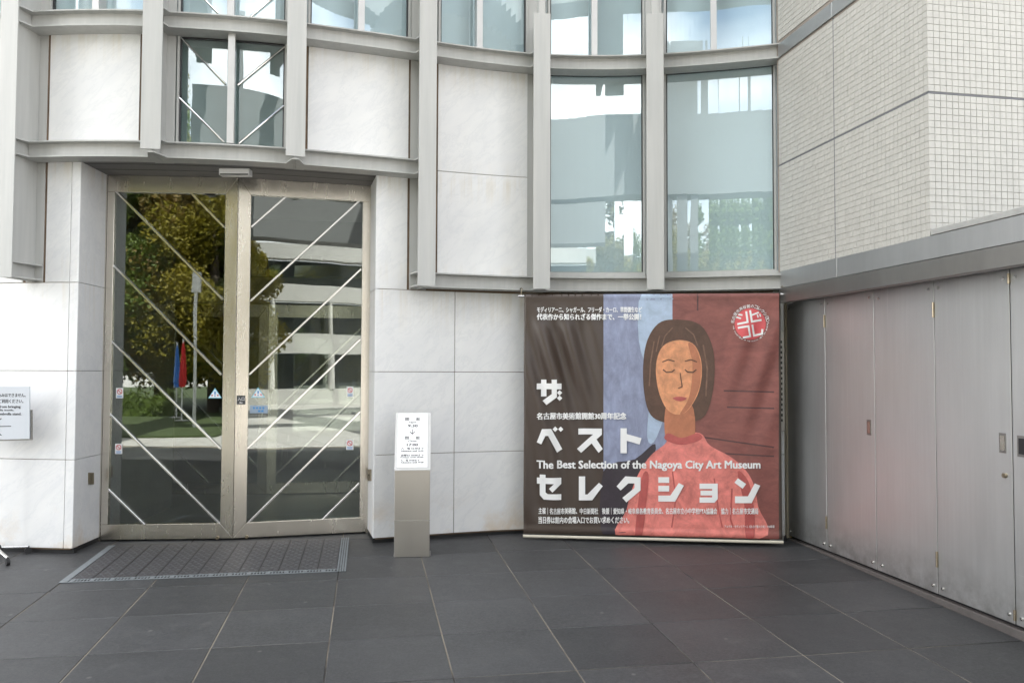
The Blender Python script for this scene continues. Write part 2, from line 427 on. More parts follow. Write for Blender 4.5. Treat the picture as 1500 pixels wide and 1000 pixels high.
# multi-colour flat print as one mesh; mapping(x, y, height)
def decal(name, layers, mapping, parent, step=.0007):
    me = bpy.data.meshes.new(name); vs = []; fs = []; mi = []; mats = []
    for i, (data, mat) in enumerate(layers):
        if mat not in mats: mats.append(mat)
        o = len(vs); vs += [tuple(mapping(x, y, step * (i + 1))) for x, y in data[0]]
        for q in data[1]: fs.append(tuple(k + o for k in q)); mi.append(mats.index(mat))
    me.from_pydata(vs, [], fs)
    for m in mats: me.materials.append(m)
    for p, k in zip(me.polygons, mi): p.material_index = k
    return link(name, me, parent)
def rect2d(x0, y0, x1, y1): return [(x0, y0), (x1, y0), (x1, y1), (x0, y1)], [(0, 1, 2, 3)]

# ================================================================== GROUND
def pale_paving():
    m, nt, b = mat_base('pale_plaza_paving'); geo = N(nt, 'ShaderNodeNewGeometry')
    br = N(nt, 'ShaderNodeTexBrick', Scale=1.0, offset=0.0); nt.links.new(geo.outputs['Position'], br.inputs['Vector'])
    br.inputs['Color1'].default_value = (.42, .41, .385, 1); br.inputs['Color2'].default_value = (.48, .465, .44, 1)
    br.inputs['Mortar'].default_value = (.16, .15, .14, 1); br.inputs['Mortar Size'].default_value = .012
    br.inputs['Brick Width'].default_value = .8; br.inputs['Row Height'].default_value = .8
    c = mixc(nt, ramp(nt, noise(nt, geo.outputs['Position'], .4, 6), [(.4, (0, 0, 0)), (.75, (.5, .5, .5))]), br.outputs['Color'], (.34, .32, .28))
    nt.links.new(c, b.inputs['Base Color']); b.inputs['Roughness'].default_value = .85; return m
tag(MB().box(-400, 400, -400, 400, -.6, -.19).build('ground', pale_paving()), kind='structure')

bed = MB(); q = [(-8.2, -2.6), (3.66, -2.6), (3.66, 7.45), (-8.2, 7.45)]
bed.prism([W(a, b) - Vector((0, 0, .06)) for a, b in q], [W(a, b) - Vector((0, 0, .0035)) for a, b in q])
paving = tag(bed.build('paving', M['mortar']), kind='structure')
A_L = [.432 + .6235 * k for k in range(-13, 5)] + [3.645]; A_L = [a for a in A_L if a < 3.4] + [3.645]
B_L = [5.788 + .6125 * k for k in range(-13, 3)] + [7.43]
GAP = .0040
slab_cache = {}
for i in range(len(A_L) - 1):
    for j in range(len(B_L) - 1):
        a0, a1, b0, b1 = A_L[i] + GAP, A_L[i+1] - GAP, B_L[j] + GAP, B_L[j+1] - GAP
        key = (round(a1 - a0, 3), round(b1 - b0, 3))
        if key not in slab_cache:
            w, h = key[0] / 2, key[1] / 2
            slab_cache[key] = MB().box(-w, w, -h, h, -.025, 0).mesh('paving_slab', M['slate'], .0022)
        o = link('paving_slab', slab_cache[key], paving)
        c = W((a0 + a1) / 2, (b0 + b1) / 2)
        yaw = Matrix(((TA[0], TB[0], 0), (TA[1], TB[1], 0), (0, 0, 1))).to_4x4()
        tilt = Matrix.Rotation(math.atan(SLOPE) + random.uniform(-.0006, .0006), 4, 'X')
        o.matrix_world = Matrix.Translation(c + Vector((0, 0, random.uniform(-.0008, .0006)))) @ yaw @ tilt

# ================================================================== MUSEUM (curved facade)
WO = -.17                                                  # marble face behind the beam tips
Z_S0, Z_S1 = 2.155, 2.28                                   # sill beam
Z_L0, Z_L1 = 3.105, 3.235                                  # lower beam
Z_U0, Z_U1 = 4.14, 4.27                                    # upper beam
DL, DM, DR = (-3.457, 6.769), (-2.372, 6.850), (-1.294, 7.144)
XL, XR = -3.462, -1.102                                    # door recess corners on the curve
museum = thing('museum_building', 'white marble and grey steel museum front curving around tall glass entrance doors', 'building', (-2.37, 6.8, 0))

COURSE = [.04, .735, 1.437, 2.141]
def panel(x0, x1, z0, z1, n=10, off=WO, g=.0025):
    MB().cbox(x0 + g, x1 - g, off - .03, off, z0 + g, z1 - g, n).build('marble_panel', M['marble'], museum, .0015)
for i in range(3):
    z0, z1 = COURSE[i], COURSE[i + 1]
    for x0, x1 in ((-7.2, -5.95), (-5.95, -4.75), (-4.75, -3.539), (-3.539, XL), (XR, -.446), (-.446, .53), (.53, 1.5), (1.5, 2.305)):
        panel(x0, x1, z0, z1, 3 if x1 - x0 < .2 else 10)
for x0, x1 in ((-3.755, -3.539), (-3.539, XL), (XR, -.845)): panel(x0, x1, 2.141, Z_L0 + .012, 4)
panel(-4.75, -3.95, 2.141, 3.2); panel(-5.9, -4.75, 2.141, 3.2); panel(-7.2, -5.9, 2.141, 3.2)
panel(-3.755, -2.985, 3.2, 4.178); panel(-4.75, -3.95, 3.2, 4.178); panel(-5.9, -4.75, 3.2, 4.178); panel(-7.2, -5.9, 3.2, 4.178)
panel(-1.655, -.842, 3.2, 4.185)
panel(-.60, .168, 2.25, 3.195); panel(-.60, .168, 3.195, 4.185)
# jambs of the door recess
def straight_panel(p0, p1, z0, z1, side, name='marble_panel', mat='marble', th=.03):
    p0, p1 = Vector((*p0, 0)), Vector((*p1, 0)); d = (p1 - p0).normalized(); n = Vector((-d.y, d.x, 0)) * side * th; g = .002
    MB().obox(p0 + d * g + Vector((0, 0, z0 + g)), (p1 - p0) - 2 * g * d, n, (0, 0, z1 - z0 - 2 * g)).build(name, M[mat], museum, .0012)
cl, cr = P(XL, WO - .001), P(XR, WO - .001)
for z0, z1 in zip(COURSE + [2.141], COURSE[1:] + [2.141, Z_L0 + .012]):
    if z1 - z0 < .1: continue
    straight_panel(cl, (DL[0] - .012, DL[1]), z0, z1, 1); straight_panel(cr, (DR[0] + .012, DR[1]), z0, z1, -1)
# rusty backing seen in the joints, and the black plinth
for x0, x1, z0, z1 in ((-7.2, XL - .02, .03, 2.141), (-7.2, -3.48, 2.141, 4.2), (XR + .02, 2.30, .03, 2.17), (XR + .02, -.74, 2.17, 3.12), (-1.70, -.60, 3.12, 4.2), (-.74, .235, 2.17, 4.2), (-3.48, -2.94, 3.12, 4.2)):
    MB().cbox(x0, x1, WO - .10, WO - .009, z0, z1, 16).build('backing_wall', M['brown'], museum)
MB().cbox(-7.2, XL, WO - .06, WO - .022, -.03, .037, 20).build('plinth', M['black'], museum)
MB().cbox(XR, 2.31, WO - .06, WO - .022, -.03, .037, 20).build('plinth', M['black'], museum)
for p0, p1, sgn in ((cl, DL, 1), (cr, DR, -1)):
    a, b = Vector((*p0, 0)), Vector((*p1, 0)); d = (b - a).normalized(); n = Vector((-d.y, d.x, 0)) * sgn
    MB().obox(a + n * .022 + d * .022 + Vector((0, 0, -.03)), b - a - d * .03, n * .03, (0, 0, .067)).build('plinth', M['black'], museum)

# steel columns
COLS = [(-3.85, Z_S0 - .01, 7.0), (-2.777, Z_L0, 7.0), (-1.752, Z_L0, 7.0), (-.76, Z_S0 - .01, 7.0), (.23, Z_S0 - .002, 4.56), (1.256, Z_S0 - .002, 4.56)]
def col_piece(mb, x, t0, t1, n0, n1, z0, z1):
    o = P(x, 0); n = nrm(x); t = (-n[1], n[0])
    q = [(t0, n0), (t1, n0), (t1, n1), (t0, n1)]
    ring = [(o[0] + t[0]*a + n[0]*b, o[1] + t[1]*a + n[1]*b) for a, b in q]
    mb.prism([(*p, z0) for p in ring], [(*p, z1) for p in ring])
for x, z0, z1 in COLS:
    zf = z0 + (.022 if x in (-2.777, -1.752) else 0)
    mb = MB()
    col_piece(mb, x, -.074, .074, .150, .163, zf, z1)
    col_piece(mb, x, -.0055, .0055, -.172, .150, z0, z1)
    col_piece(mb, x, -.074, .074, -.185, -.172, z0, z1)
    if z1 < 5:
        col_piece(mb, x, -.03, .03, .085, .150, z1 - .004, 7.0)
        col_piece(mb, x, -.074, .074, -.185, -.172, z1, 7.0)
    mb.build('steel_column', M['steel'], museum, .0015)
    lv = [z for z in (Z_S0 + .006, Z_S1 - .006, Z_L0 + .006, Z_L1 - .006, Z_U0 + .006, Z_U1 - .006) if z > z0]
    if x > 0: lv = [z for z in lv if not (Z_L0 - .1 < z < Z_L1 + .1)]
    if x < -3.5: lv += [Z_S0 + .006]
    for z in sorted(set(lv)):
        for sgn in (-1, 1):
            o = P(x, 0); n = nrm(x); t = (-n[1], n[0])
            lvl = 'S' if z < 2.4 else 'L' if z < 3.4 else 'U'
            has = {'S': (x > -.8 and (sgn > 0 or x > 0)), 'L': (x < -.7 and (sgn < 0 or x < -.8)), 'U': True}[lvl]
            q = [(.0058*sgn, .0012 if has else -.171), (.071*sgn, .0012 if has else -.171), (.071*sgn, .0014 if has else -.02), (.024*sgn, .149), (.0058*sgn, .149)]
            ring = [(o[0] + t[0]*a + n[0]*b, o[1] + t[1]*a + n[1]*b) for a, b in q]
            MB().prism([(*p, z - .0055) for p in ring], [(*p, z + .0055) for p in ring]).build('stiffener', M['steel'], museum)
def beam(x0, x1, z0, z1):
    t = .0115
    prof = [(0, z1), (0, z1 - t), (-.062, z1 - t), (-.062, z0 + t), (0, z0 + t), (0, z0), (-.165, z0), (-.165, z1)]
    MB().sweep(x0, x1, prof, 12).build('steel_beam', M['steel'], museum, .001)
xs = [c[0] for c in COLS]
E_ = .0075
for a, b in zip([-7.0] + xs[:3], xs[:4]): beam(a + (E_ if a > -6 else 0), b - E_, Z_L0, Z_L1)
for a, b in zip([-7.0] + xs, xs + [2.30]): beam(a + (E_ if a > -6 else 0), b - (E_ if b < 2 else 0), Z_U0, Z_U1)
for a, b in zip(xs[3:], xs[4:] + [2.30]): beam(a + E_, b - (E_ if b < 2 else 0), Z_S0, Z_S1)
for zz in (Z_S0, Z_U0):   # little end plate where the beams meet the tiled wing
    MB().cbox(2.302, 2.315, -.165, .0, zz - .004, zz + .134, 1).build('end_plate', M['steel'], museum)

# soffit over the doors
front = [P(XL + (XR - XL) * i / 14, -.12) for i in range(15)]
DMID = [(-3.60, 6.77), DM, (-1.16, 7.16)]
ring = front + [(DMID[2][0], DMID[2][1] + .06), (DM[0], DM[1] + .06), (DMID[0][0], DMID[0][1] + .06)]
MB().prism([(*p, Z_L0 + .004) for p in ring], [(*p, Z_L0 + .09) for p in ring]).build('soffit', M['soffit'], museum)
for k in (.30, .62):
    jm = MB()
    row = [(Vector(P(XL + (XR - XL) * i / 14, -.06)) .lerp(Vector((DL[0] + (DM[0]-DL[0]) * i / 7, DL[1] + (DM[1]-DL[1]) * i / 7) if i <= 7 else (DM[0] + (DR[0]-DM[0]) * (i-7) / 7, DM[1] + (DR[1]-DM[1]) * (i-7) / 7)), k)) for i in range(15)]
    ra = [(p.x, p.y) for p in row]; rb_ = [(p.x, p.y + .005) for p in row][::-1]
    jm.prism([(*p, Z_L0 + .0015) for p in ra + rb_], [(*p, Z_L0 + .0055) for p in ra + rb_]); jm.build('soffit_joint', M['dark'], museum)
# motion sensor under the soffit
sx0, sx1 = (318 - CX) / F * 6.55, (363 - CX) / F * 6.55
sens = MB().box(sx0, sx1, 6.52, 6.60, Z_L0 - .052, Z_L0 + .004).build('door_sensor', M['white'], museum, .004)
MB().box(sx0 + .01, sx1 - .01, 6.517, 6.521, Z_L0 - .050, Z_L0 - .040).build('sensor_lens', M['black'], sens)

# ------------------------------------------------------------------ entrance doors
def leaf_frame(mb, p0, p1, ci, zb, zt, cs=.105, osw=.058, tr=.145, brl=.128, th=.04):
    """p0 outer jamb, p1 meeting stile"""
    p0, p1 = Vector((*p0, 0)), Vector((*p1, 0)); d = p1 - p0; w = d.length; d.normalize()
    n = Vector((-d.y, d.x, 0))
    if n.y > 0: n = -n
    g = .0012
    polys = [[(g, zt), (w - g, zt), (w - cs - g, zt - tr + g), (g, zt - tr + g)],
             [(w, zt - g), (w, zb + g), (w - cs, zb + brl + g), (w - cs, zt - tr - g)],
             [(g, zb), (w - g, zb), (w - cs - g, zb + brl - g), (g, zb + brl - g)],
             [(0, zb + brl), (osw, zb + brl), (osw, zt - tr), (0, zt - tr)]]
    for pl in polys:
        mb.prism([p0 + d*s - n*th/2 + Vector((0, 0, z)) for s, z in pl], [p0 + d*s + n*th/2 + Vector((0, 0, z)) for s, z in pl])
    return p0, d, n, w
def rod(mb, a, b, n, wd=.017, th=.016):
    a, b = Vector(a), Vector(b); e = (b - a).normalized(); s = e.cross(n).normalized()
    mb.obox(a - s*wd/2, b - a, s*wd, n*th)
BR_L = [((167.6, 278), (327, 439)), ((276.7, 279.4), (328.8, 333)), ((164, 386), (324.7, 549)), ((162.5, 498), (324, 657.5)), ((159, 603.5), (322.5, 767)), ((156.6, 713.6), (212.4, 768))]
BR_R = [((425.5, 282.5), (368, 333)), ((529, 292), (366.6, 441)), ((529, 394), (365, 548.5)), ((527.5, 497), (362, 657)), ((527.5, 602.6), (362, 767)), ((526, 707.5), (472, 761))]
def door_map(p0, p1, out):
    a = Vector((*p0, 0)); d = (Vector((*p1, 0)) - a).normalized(); n = Vector((-d.y, d.x, 0)); n = -n if n.y > 0 else n
    return lambda u, v, h: (lambda q: a + d * q[0] + n * (out + h) + Vector((0, 0, q[1])))(on_line(u, v, p0, p1))
RED = simple('red_print', (.55, .06, .07), .5); BLUE = simple('blue_print', (.05, .25, .55), .5); CYAN = simple('cyan_print', (.20, .55, .70), .5)
PLATE = simple('dark_grey_plate', (.05, .052, .055), .4); PALEBLUE = simple('pale_blue_plate', (.30, .38, .48), .4)
def no_sign(u0, v0, u1, v1):
    w, h = u1 - u0, v1 - v0; cx, cy, r = u0 + w/2, v0 + h*.36, w*.38
    return [(rect2d(u0, v0, u1, v1), M['white']), (disc2d(cx, cy, r, n=24), RED), (disc2d(cx, cy, r*.72, n=24), M['white']),
            (stroke2d([(cx - r*.6, cy - r*.6), (cx + r*.6, cy + r*.6)], r*.3), RED), (rect2d(u0 + w*.15, v0 + h*.74, u1 - w*.15, v0 + h*.80), BLUE), (rect2d(u0 + w*.15, v0 + h*.86, u1 - w*.15, v0 + h*.91), BLUE)]
def warn_sign(u0, v0, u1, v1):
    cx = (u0 + u1) / 2
    return [(poly2d([(cx, v0), (u1, v1), (u0, v1)]), CYAN), (poly2d([(cx, v0 + 2), (u1 - 1.6, v1 - 1), (u0 + 1.6, v1 - 1)]), M['white']),
            (stroke2d([(cx, v0 + 5), (cx, v1 - 5.5)], 2.2), BLUE), (disc2d(cx, v1 - 3.4, 1.1, n=12), BLUE),
            (disc2d(cx - 4.3, v1 - 4.2, 1.2, n=10), RED), (disc2d(cx + 4.3, v1 - 4.2, 1.2, n=10), RED)]
for side, (p0, p1, brs) in enumerate(((DL, DM, BR_L), (DR, DM, BR_R))):
    mb = MB(); zb, zt = .018, Z_L0 + .002
    a, d, n, w = leaf_frame(mb, p0, p1, 0, zb, zt)
    door = mb.build('door', M['inox'], museum, .0018)
    tag(door, ('left' if side == 0 else 'right') + ' glass door leaf with slanting steel bars')
    pane = MB().obox(a + d*.054 - n*.008 + Vector((0, 0, zb + .122)), d*(w - .054 - .10), n*.008, (0, 0, zt - zb - .128 - .145 + .012)).build('pane', M['door_glass'], door)
    f = door_map(p0, p1, .0)
    for q0, q1 in brs:
        rb = MB(); rod(rb, f(*q0, .002), f(*q1, .002), n); rb.build('brace', M['bright'], door, .002)
    lu = 319.5 if side == 0 else 361.5; lv = 786.5 if side == 0 else 785
    c = f(lu, lv, .019); MB().tube([c, c + n*.012], .014, 14).build('lock', M['brass'], door)
    hi = f(lu, 284, -.02); MB().obox(f(300 if side == 0 else 369, 280, .004), d*(.085 if side == 0 else -.05), n*.01, (0, 0, -.03)).build('closer_tab', M['black'], door)
    fg = door_map(p0, p1, .0012)
    if side == 0:
        decal('sticker', no_sign(170, 568, 180.5, 583), fg, door); decal('sticker', no_sign(168.5, 649.5, 179, 664.5), fg, door)
        decal('sticker', warn_sign(305, 568, 325, 583), fg, door)
    else:
        decal('sticker', warn_sign(368, 567, 388, 582), fg, door)
        decal('sticker', no_sign(508, 566, 517.5, 581), fg, door); decal('sticker', no_sign(507, 643.5, 517.5, 658.5), fg, door)
        lay = [(rect2d(366, 593.5, 392, 605), PALEBLUE)]
        for k in range(4): lay.append((rect2d(370.5 + k*4.6, 596, 373.2 + k*4.6, 598.6), BLUE))
        for k in range(2): lay.append((rect2d(378 + k*4.6, 600.4, 381.4 + k*4.6, 603), BLUE))
        decal('sticker', lay, fg, door)
        ff = door_map(p0, p1, .0205)
        t = text2d('入口', .01); t2 = text2d('IN', .02)
        decal('entrance_plate', [(rect2d(346.8, 579, 359.6, 592), PLATE), (fit(t, 348.2, 358.2, 586.5, 581.3), M['white']), (fit(t2, 351, 355, 590.6, 588.3), M['white'])], ff, door, .0012)
# frame edge against the jambs, thin dark threshold line
for p0, p1 in ((DL, DM), (DR, DM)):
    a, b = Vector((*p0, 0)), Vector((*p1, 0)); d = (b - a).normalized()
    MB().obox(a + Vector((0, .03, -.02)), b - a, (0, .12, 0), (0, 0, .033)).build('threshold', M['black'], museum)
    MB().obox(a - d*.022 + Vector((0, -.02, .0)), d*.020, (0, .05, 0), (0, 0, Z_L0)).build('door_jamb_strip', M['inox'], museum)
# wall plates on the jambs
def plate(u0, v0, u1, v1, p0, p1):
    fm = door_map(p0, p1, .004); q = [fm(*k, 0) for k in ((u0, v0), (u1, v0), (u1, v1), (u0, v1))]
    fb = door_map(p0, p1, -.004); q2 = [fb(*k, 0) for k in ((u0, v0), (u1, v0), (u1, v1), (u0, v1))]
    o = MB().prism(q2, q).build('wall_plate', M['brass'], museum, .001)
    uc, vc = (u0 + u1) / 2, (v0 + v1) / 2; a, b = fm(uc, vc, 0), fm(uc, vc, .005)
    MB().tube([a, b], .008, 10).build('key_switch', M['black'], o)
plate(129.5, 692, 137, 709, cl, DL); plate(538.5, 687, 543.5, 704, DR, cr)

# ------------------------------------------------------------------ windows
def window(x0, x1, z0, z1, mull=None, blind=True, braces=(), sill=False):
    fr = MB(); fo, fi = -.165, -.215; t = .018
    fr.cbox(x0, x1, fi, fo, z1 - t, z1, 8); fr.cbox(x0, x1, fi, fo, z0, z0 + t, 8)
    fr.cbox(x0, x0 + t, fi, fo, z0 + t, z1 - t, 1); fr.cbox(x1 - t, x1, fi, fo, z0 + t, z1 - t, 1)
    wdw = fr.build('window', M['steel'], museum, .001)
    gk = MB(); t2 = t + .010
    gk.cbox(x0 + t, x1 - t, fi + .004, fo - .016, z1 - t2, z1 - t - .001, 8); gk.cbox(x0 + t, x0 + t2, fi + .004, fo - .016, z0 + t, z1 - t2, 1); gk.cbox(x1 - t2, x1 - t - .001, fi + .004, fo - .016, z0 + t, z1 - t2, 1)
    gk.build('gasket', M['dark'], wdw)
    spans = [(x0 + t, x1 - t)] if mull is None else [(x0 + t, mull - .012), (mull + .012, x1 - t)]
    for a, b in spans: MB().cbox(a, b, -.200, -.192, z0 + t, z1 - t - .002, 10).build('pane', M['win_glass'], wdw, smooth=False)
    if mull is not None:
        mm = MB(); col_piece(mm, mull, -.027, .027, -.10, -.055, z0 + .022, z1); col_piece(mm, mull, -.012, .012, -.215, -.10, z0 + .0185, z1)
        mm.build('mullion', M['bright_steel'], wdw, .0015)
    if blind is not None: MB().cbox(x0 - .05, x1 + .05, -.262, -.257, z0 - .05, z1 + .02, 10).build('blind', M['blind'] if blind else M['tone_sheet'], wdw)  # blind=False puts in the added tone sheet, no real blind
    for q0, q1 in braces:
        xa, za = hit(*q0, -.175); xb, zb_ = hit(*q1, -.175); br = MB()
        pts = [Vector((*P(xa + (xb - xa)*k/4, -.182), za + (zb_ - za)*k/4)) for k in range(5)]
        br.tube(pts, .0085, 8); br.build('brace', M['bright'], wdw)
    return wdw
M['bright_steel'] = simple('light_steel_mullion', (.56, .555, .54), .3, .35, var=.05)
mx = lambda u, v: hit(u, v, -.08)[0]
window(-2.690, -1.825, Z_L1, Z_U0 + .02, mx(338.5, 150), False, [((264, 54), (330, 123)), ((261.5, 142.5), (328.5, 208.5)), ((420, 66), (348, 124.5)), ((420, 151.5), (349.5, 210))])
window(.335, 1.182, Z_S1 + .045, Z_U0 + .035); window(1.345, 2.258, Z_S1 + .045, Z_U0 + .035)
for a, b in ((.305, 1.182), (1.33, 2.29)): MB().cbox(a, b, -.22, -.10, Z_S1 + .001, Z_S1 + .043, 8).build('window_sill', M['steel'], museum, .002)
ZT = 5.75
window(-3.77, -2.86, Z_U1, ZT, mx(142, 6)); window(-4.8, -3.95, Z_U1, ZT, -4.35)
window(-2.690, -1.825, Z_U1, ZT, mx(338.5, 12), True, [((281, -19), (319.5, 19.5)), ((424, -23), (367, 24))])
window(-1.66, -.835, Z_U1, ZT, mx(529, 20)); window(-.60, .168, Z_U1, ZT, mx(702, 40))
window(.335, 1.182, Z_U1, ZT, mx(870.5, 60)); window(1.345, 2.258, Z_U1, ZT, mx(1045.5, 60))
# upper storey and the body of the building, above the picture
MB().cbox(-9.0, 2.55, -.40, -.16, ZT + .005, 12.0, 30).build('upper_wall', M['marble'], museum)
MB().cbox(-9.0, -4.83, -.40, -.205, 4.21, ZT, 12).build('upper_wall', M['marble'], museum)
MB().cbox(-9.0, -7.21, -.40, -.18, -.1, 4.2, 6).build('upper_wall', M['marble'], museum)
pl = [P(x, -.42) for x in (-9.0, -8, -7, -6, -5, -4, -3, -2, -1, 0, 1, 2, 2.5)]
body = pl + [(2.9, 18), (-9.0, 18)]
MB().prism([(*p, 11.7) for p in body], [(*p, 12.1) for p in body]).build('roof', M['conc'], museum)
MB().box(-9.3, -9.02, 8.1, 18, -.2, 11.6).build('side_wall', M['conc'], museum)
MB().box(-9.3, 12, 18.02, 18.3, -.2, 11.6).build('back_wall', M['conc'], museum)
fl = [P(x, -.42) for x in (-9.0, -8, -7, -6, -5, -4, -3.6)] + [(-3.55, 6.85), DM, (-1.2, 7.22)] + [P(x, -.42) for x in (-.9, 0, 1, 2, 2.5)] + [(2.9, 18), (-9.0, 18)]
fl = [(p[0], p[1] + (.04 if -3.6 < p[0] < -1.1 else 0)) for p in fl]
MB().prism([(*p, 3.21) for p in fl], [(*p, 3.24) for p in fl]).build('ceiling', simple('lobby_ceiling', (.25, .245, .22), .8), museum)
# lobby and vestibule behind the doors
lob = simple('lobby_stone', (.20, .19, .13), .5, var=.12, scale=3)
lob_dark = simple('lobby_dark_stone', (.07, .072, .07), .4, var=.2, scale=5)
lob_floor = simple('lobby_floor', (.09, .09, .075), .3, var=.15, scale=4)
IL, IM, IR = (-3.95, 9.2), (-2.82, 9.22), (-1.62, 9.45)
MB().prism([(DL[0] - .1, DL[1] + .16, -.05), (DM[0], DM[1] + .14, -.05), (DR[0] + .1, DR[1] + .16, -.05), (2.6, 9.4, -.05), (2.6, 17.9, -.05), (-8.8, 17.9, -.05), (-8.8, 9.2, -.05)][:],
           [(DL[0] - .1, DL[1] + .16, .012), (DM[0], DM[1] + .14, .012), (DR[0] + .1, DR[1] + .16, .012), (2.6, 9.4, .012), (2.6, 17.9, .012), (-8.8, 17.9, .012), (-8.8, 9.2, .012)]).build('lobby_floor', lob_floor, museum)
def lwall(p0, p1, z0, z1, mat, name='lobby_wall', th=.08):
    a, b = Vector((*p0, z0)), Vector((*p1, z0)); d = (b - a).normalized(); n = Vector((-d.y, d.x, 0)) * th
    MB().obox(a, b - a, n, (0, 0, z1 - z0)).build(name, mat, museum)
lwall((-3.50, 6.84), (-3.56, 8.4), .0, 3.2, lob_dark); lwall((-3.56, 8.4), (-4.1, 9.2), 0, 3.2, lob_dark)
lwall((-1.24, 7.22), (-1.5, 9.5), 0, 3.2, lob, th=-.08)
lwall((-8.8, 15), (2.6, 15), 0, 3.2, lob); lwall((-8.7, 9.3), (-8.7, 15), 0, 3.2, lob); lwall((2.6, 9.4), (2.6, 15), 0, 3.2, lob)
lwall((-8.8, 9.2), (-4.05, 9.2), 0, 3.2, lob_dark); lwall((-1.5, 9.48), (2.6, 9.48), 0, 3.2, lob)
for k, (p0, p1) in enumerate(((IL, IM), (IR, IM))):
    mb = MB(); a, d, n, w = leaf_frame(mb, p0, p1, 0, .02, 2.20)
    idr = mb.build('inner_door', M['inox'], museum, .0015)
    MB().obox(a + d*.054 - n*.004 + Vector((0, 0, .14)), d*(w - .155), n*.008, (0, 0, 1.92)).build('pane', M['door_glass'], idr)
    for q in range(3):
        z0 = 2.05 - q * .75; s0 = .06; s1 = w - .1; L = min(s1 - s0, z0 - .15)
        rb = MB(); rod(rb, a + d*s0 + n*.006 + Vector((0, 0, z0)), a + d*(s0 + L) + n*.006 + Vector((0, 0, z0 - L)), n); rb.build('brace', M['bright'], idr)
for p0, p1 in ((IL, IM), (IM, IR)):
    a, b = Vector((*p0, 2.21)), Vector((*p1, 2.21)); MB().obox(a + Vector((0, -.05, 0)), b - a, (0, .12, 0), (0, 0, .30)).build('inner_header', lob, museum)
    a, b = Vector((*p0, 2.52)), Vector((*p1, 2.52)); MB().obox(a, b - a, (0, .01, 0), (0, 0, .68)).build('transom_pane', M['door_glass'], museum)
lwall((-5.5, 9.0), (2.6, 9.0), 3.25, 6.5, simple('upper_room_wall', (.17, .20, .18), .7), 'upper_room_wall')

# ================================================================== TILED WING (right)
AW = 3.46; BC = 4.41
wing = thing('tiled_wing', 'pale mosaic tiled wall block rising above the row of steel cupboards', 'building', W(3.9, 5.4, 0))
def far_mosaic():
    m, nt, b = mat_base('mosaic_wall'); geo = N(nt, 'ShaderNodeNewGeometry')
    mp = N(nt, 'ShaderNodeMapping'); mp.inputs['Rotation'].default_value = (0, 0, -math.atan2(TA[1], TA[0])); nt.links.new(geo.outputs['Position'], mp.inputs['Vector'])
    sx = N(nt, 'ShaderNodeSeparateXYZ'); nt.links.new(mp.outputs[0], sx.inputs[0])
    ad = N(nt, 'ShaderNodeMath', operation='ADD'); nt.links.new(sx.outputs[0], ad.inputs[0]); nt.links.new(sx.outputs[1], ad.inputs[1])
    cb = N(nt, 'ShaderNodeCombineXYZ'); nt.links.new(ad.outputs[0], cb.inputs[0]); nt.links.new(sx.outputs[2], cb.inputs[1])
    br = N(nt, 'ShaderNodeTexBrick', Scale=1.0, offset=0.0); nt.links.new(cb.outputs[0], br.inputs['Vector'])
    br.inputs['Color1'].default_value = (.47, .465, .445, 1); br.inputs['Color2'].default_value = (.49, .485, .465, 1); br.inputs['Mortar'].default_value = (.17, .145, .125, 1)
    br.inputs['Mortar Size'].default_value = .0022; br.inputs['Brick Width'].default_value = .043; br.inputs['Row Height'].default_value = .043
    nt.links.new(br.outputs['Color'], b.inputs['Base Color']); b.inputs['Roughness'].default_value = .4; return m
FM = far_mosaic()
MB().abox(AW + .012, 12.0, BC + .012, 6.30, 2.32, 11.0).build('wing_wall', FM, wing)
MB().abox(3.5, 12.0, 6.65, 16.0, 4.9, 11.0).build('wing_wall', FM, wing)
# grout sheets behind the tiles
MB().abox(AW + .0035, AW + .0115, BC + .0035, 6.29, 2.30, 4.97).build('grout_bed', M['grout'], wing)
MB().abox(AW + .012, 5.4, BC + .0035, BC + .0115, 2.34, 4.97).build('grout_bed', M['grout'], wing)
PT = .0430; TS = .0412
def tile_mesh():
    h = TS / 2; bvl = .0012; d = .006
    vs = [(-h, 0, -h), (h, 0, -h), (h, 0, h), (-h, 0, h)] + [(-h + bvl, -d, -h + bvl), (h - bvl, -d, -h + bvl), (h - bvl, -d, h - bvl), (-h + bvl, -d, h - bvl)]
    vs = vs[:4] + [(x, -d + bvl, z) for x, _, z in vs[:4]] + vs[4:]
    fs = [(8, 9, 10, 11)] + [(i, (i+1) % 4, (i+1) % 4 + 4, i + 4) for i in range(4)] + [(i + 4, (i+1) % 4 + 4, (i+1) % 4 + 8, i + 8) for i in range(4)]
    return vs, fs
tv, tf = tile_mesh()
t_me = MB().add(tv, tf).mesh('mosaic_tile', M['tile_cool'])
front_spots = []; side_spots = []
def zrows():
    zs = []
    z = 3.212 - .008 - TS / 2
    while z > 2.30: zs.append(z); z -= PT
    z = 3.212 + .008 + TS / 2
    while z < 4.95: zs.append(z); z += PT
    return zs
for z in zrows():
    k = 0
    while AW + TS/2 + k*PT < 5.35:
        a = AW + TS/2 - .002 + k*PT
        if z > 2.36: front_spots.append((a, z))
        k += 1
    if not 4.115 < z < 4.285:
        for k in range(24): side_spots.append((BC - .002 + (k + .5) * (5.4315 - BC + .002) / 24, z))
        for k in range(19): side_spots.append((5.4405 + (k + .5) * .0429, z))
front_spots.sort(key=lambda s: (round(s[1] / .9) if False else 0, (s[0] - 3.46) ** 2 * .9 + (s[1] - 2.9) ** 2 * .55))
n_ind = 300
fdir = Vector((TB[0], TB[1], 0)); adir = Vector((TA[0], TA[1], 0))
Rf = Matrix(((TA[0], TB[0], 0), (TA[1], TB[1], 0), (0, 0, 1))).to_4x4()                   # local -y looks towards the camera side
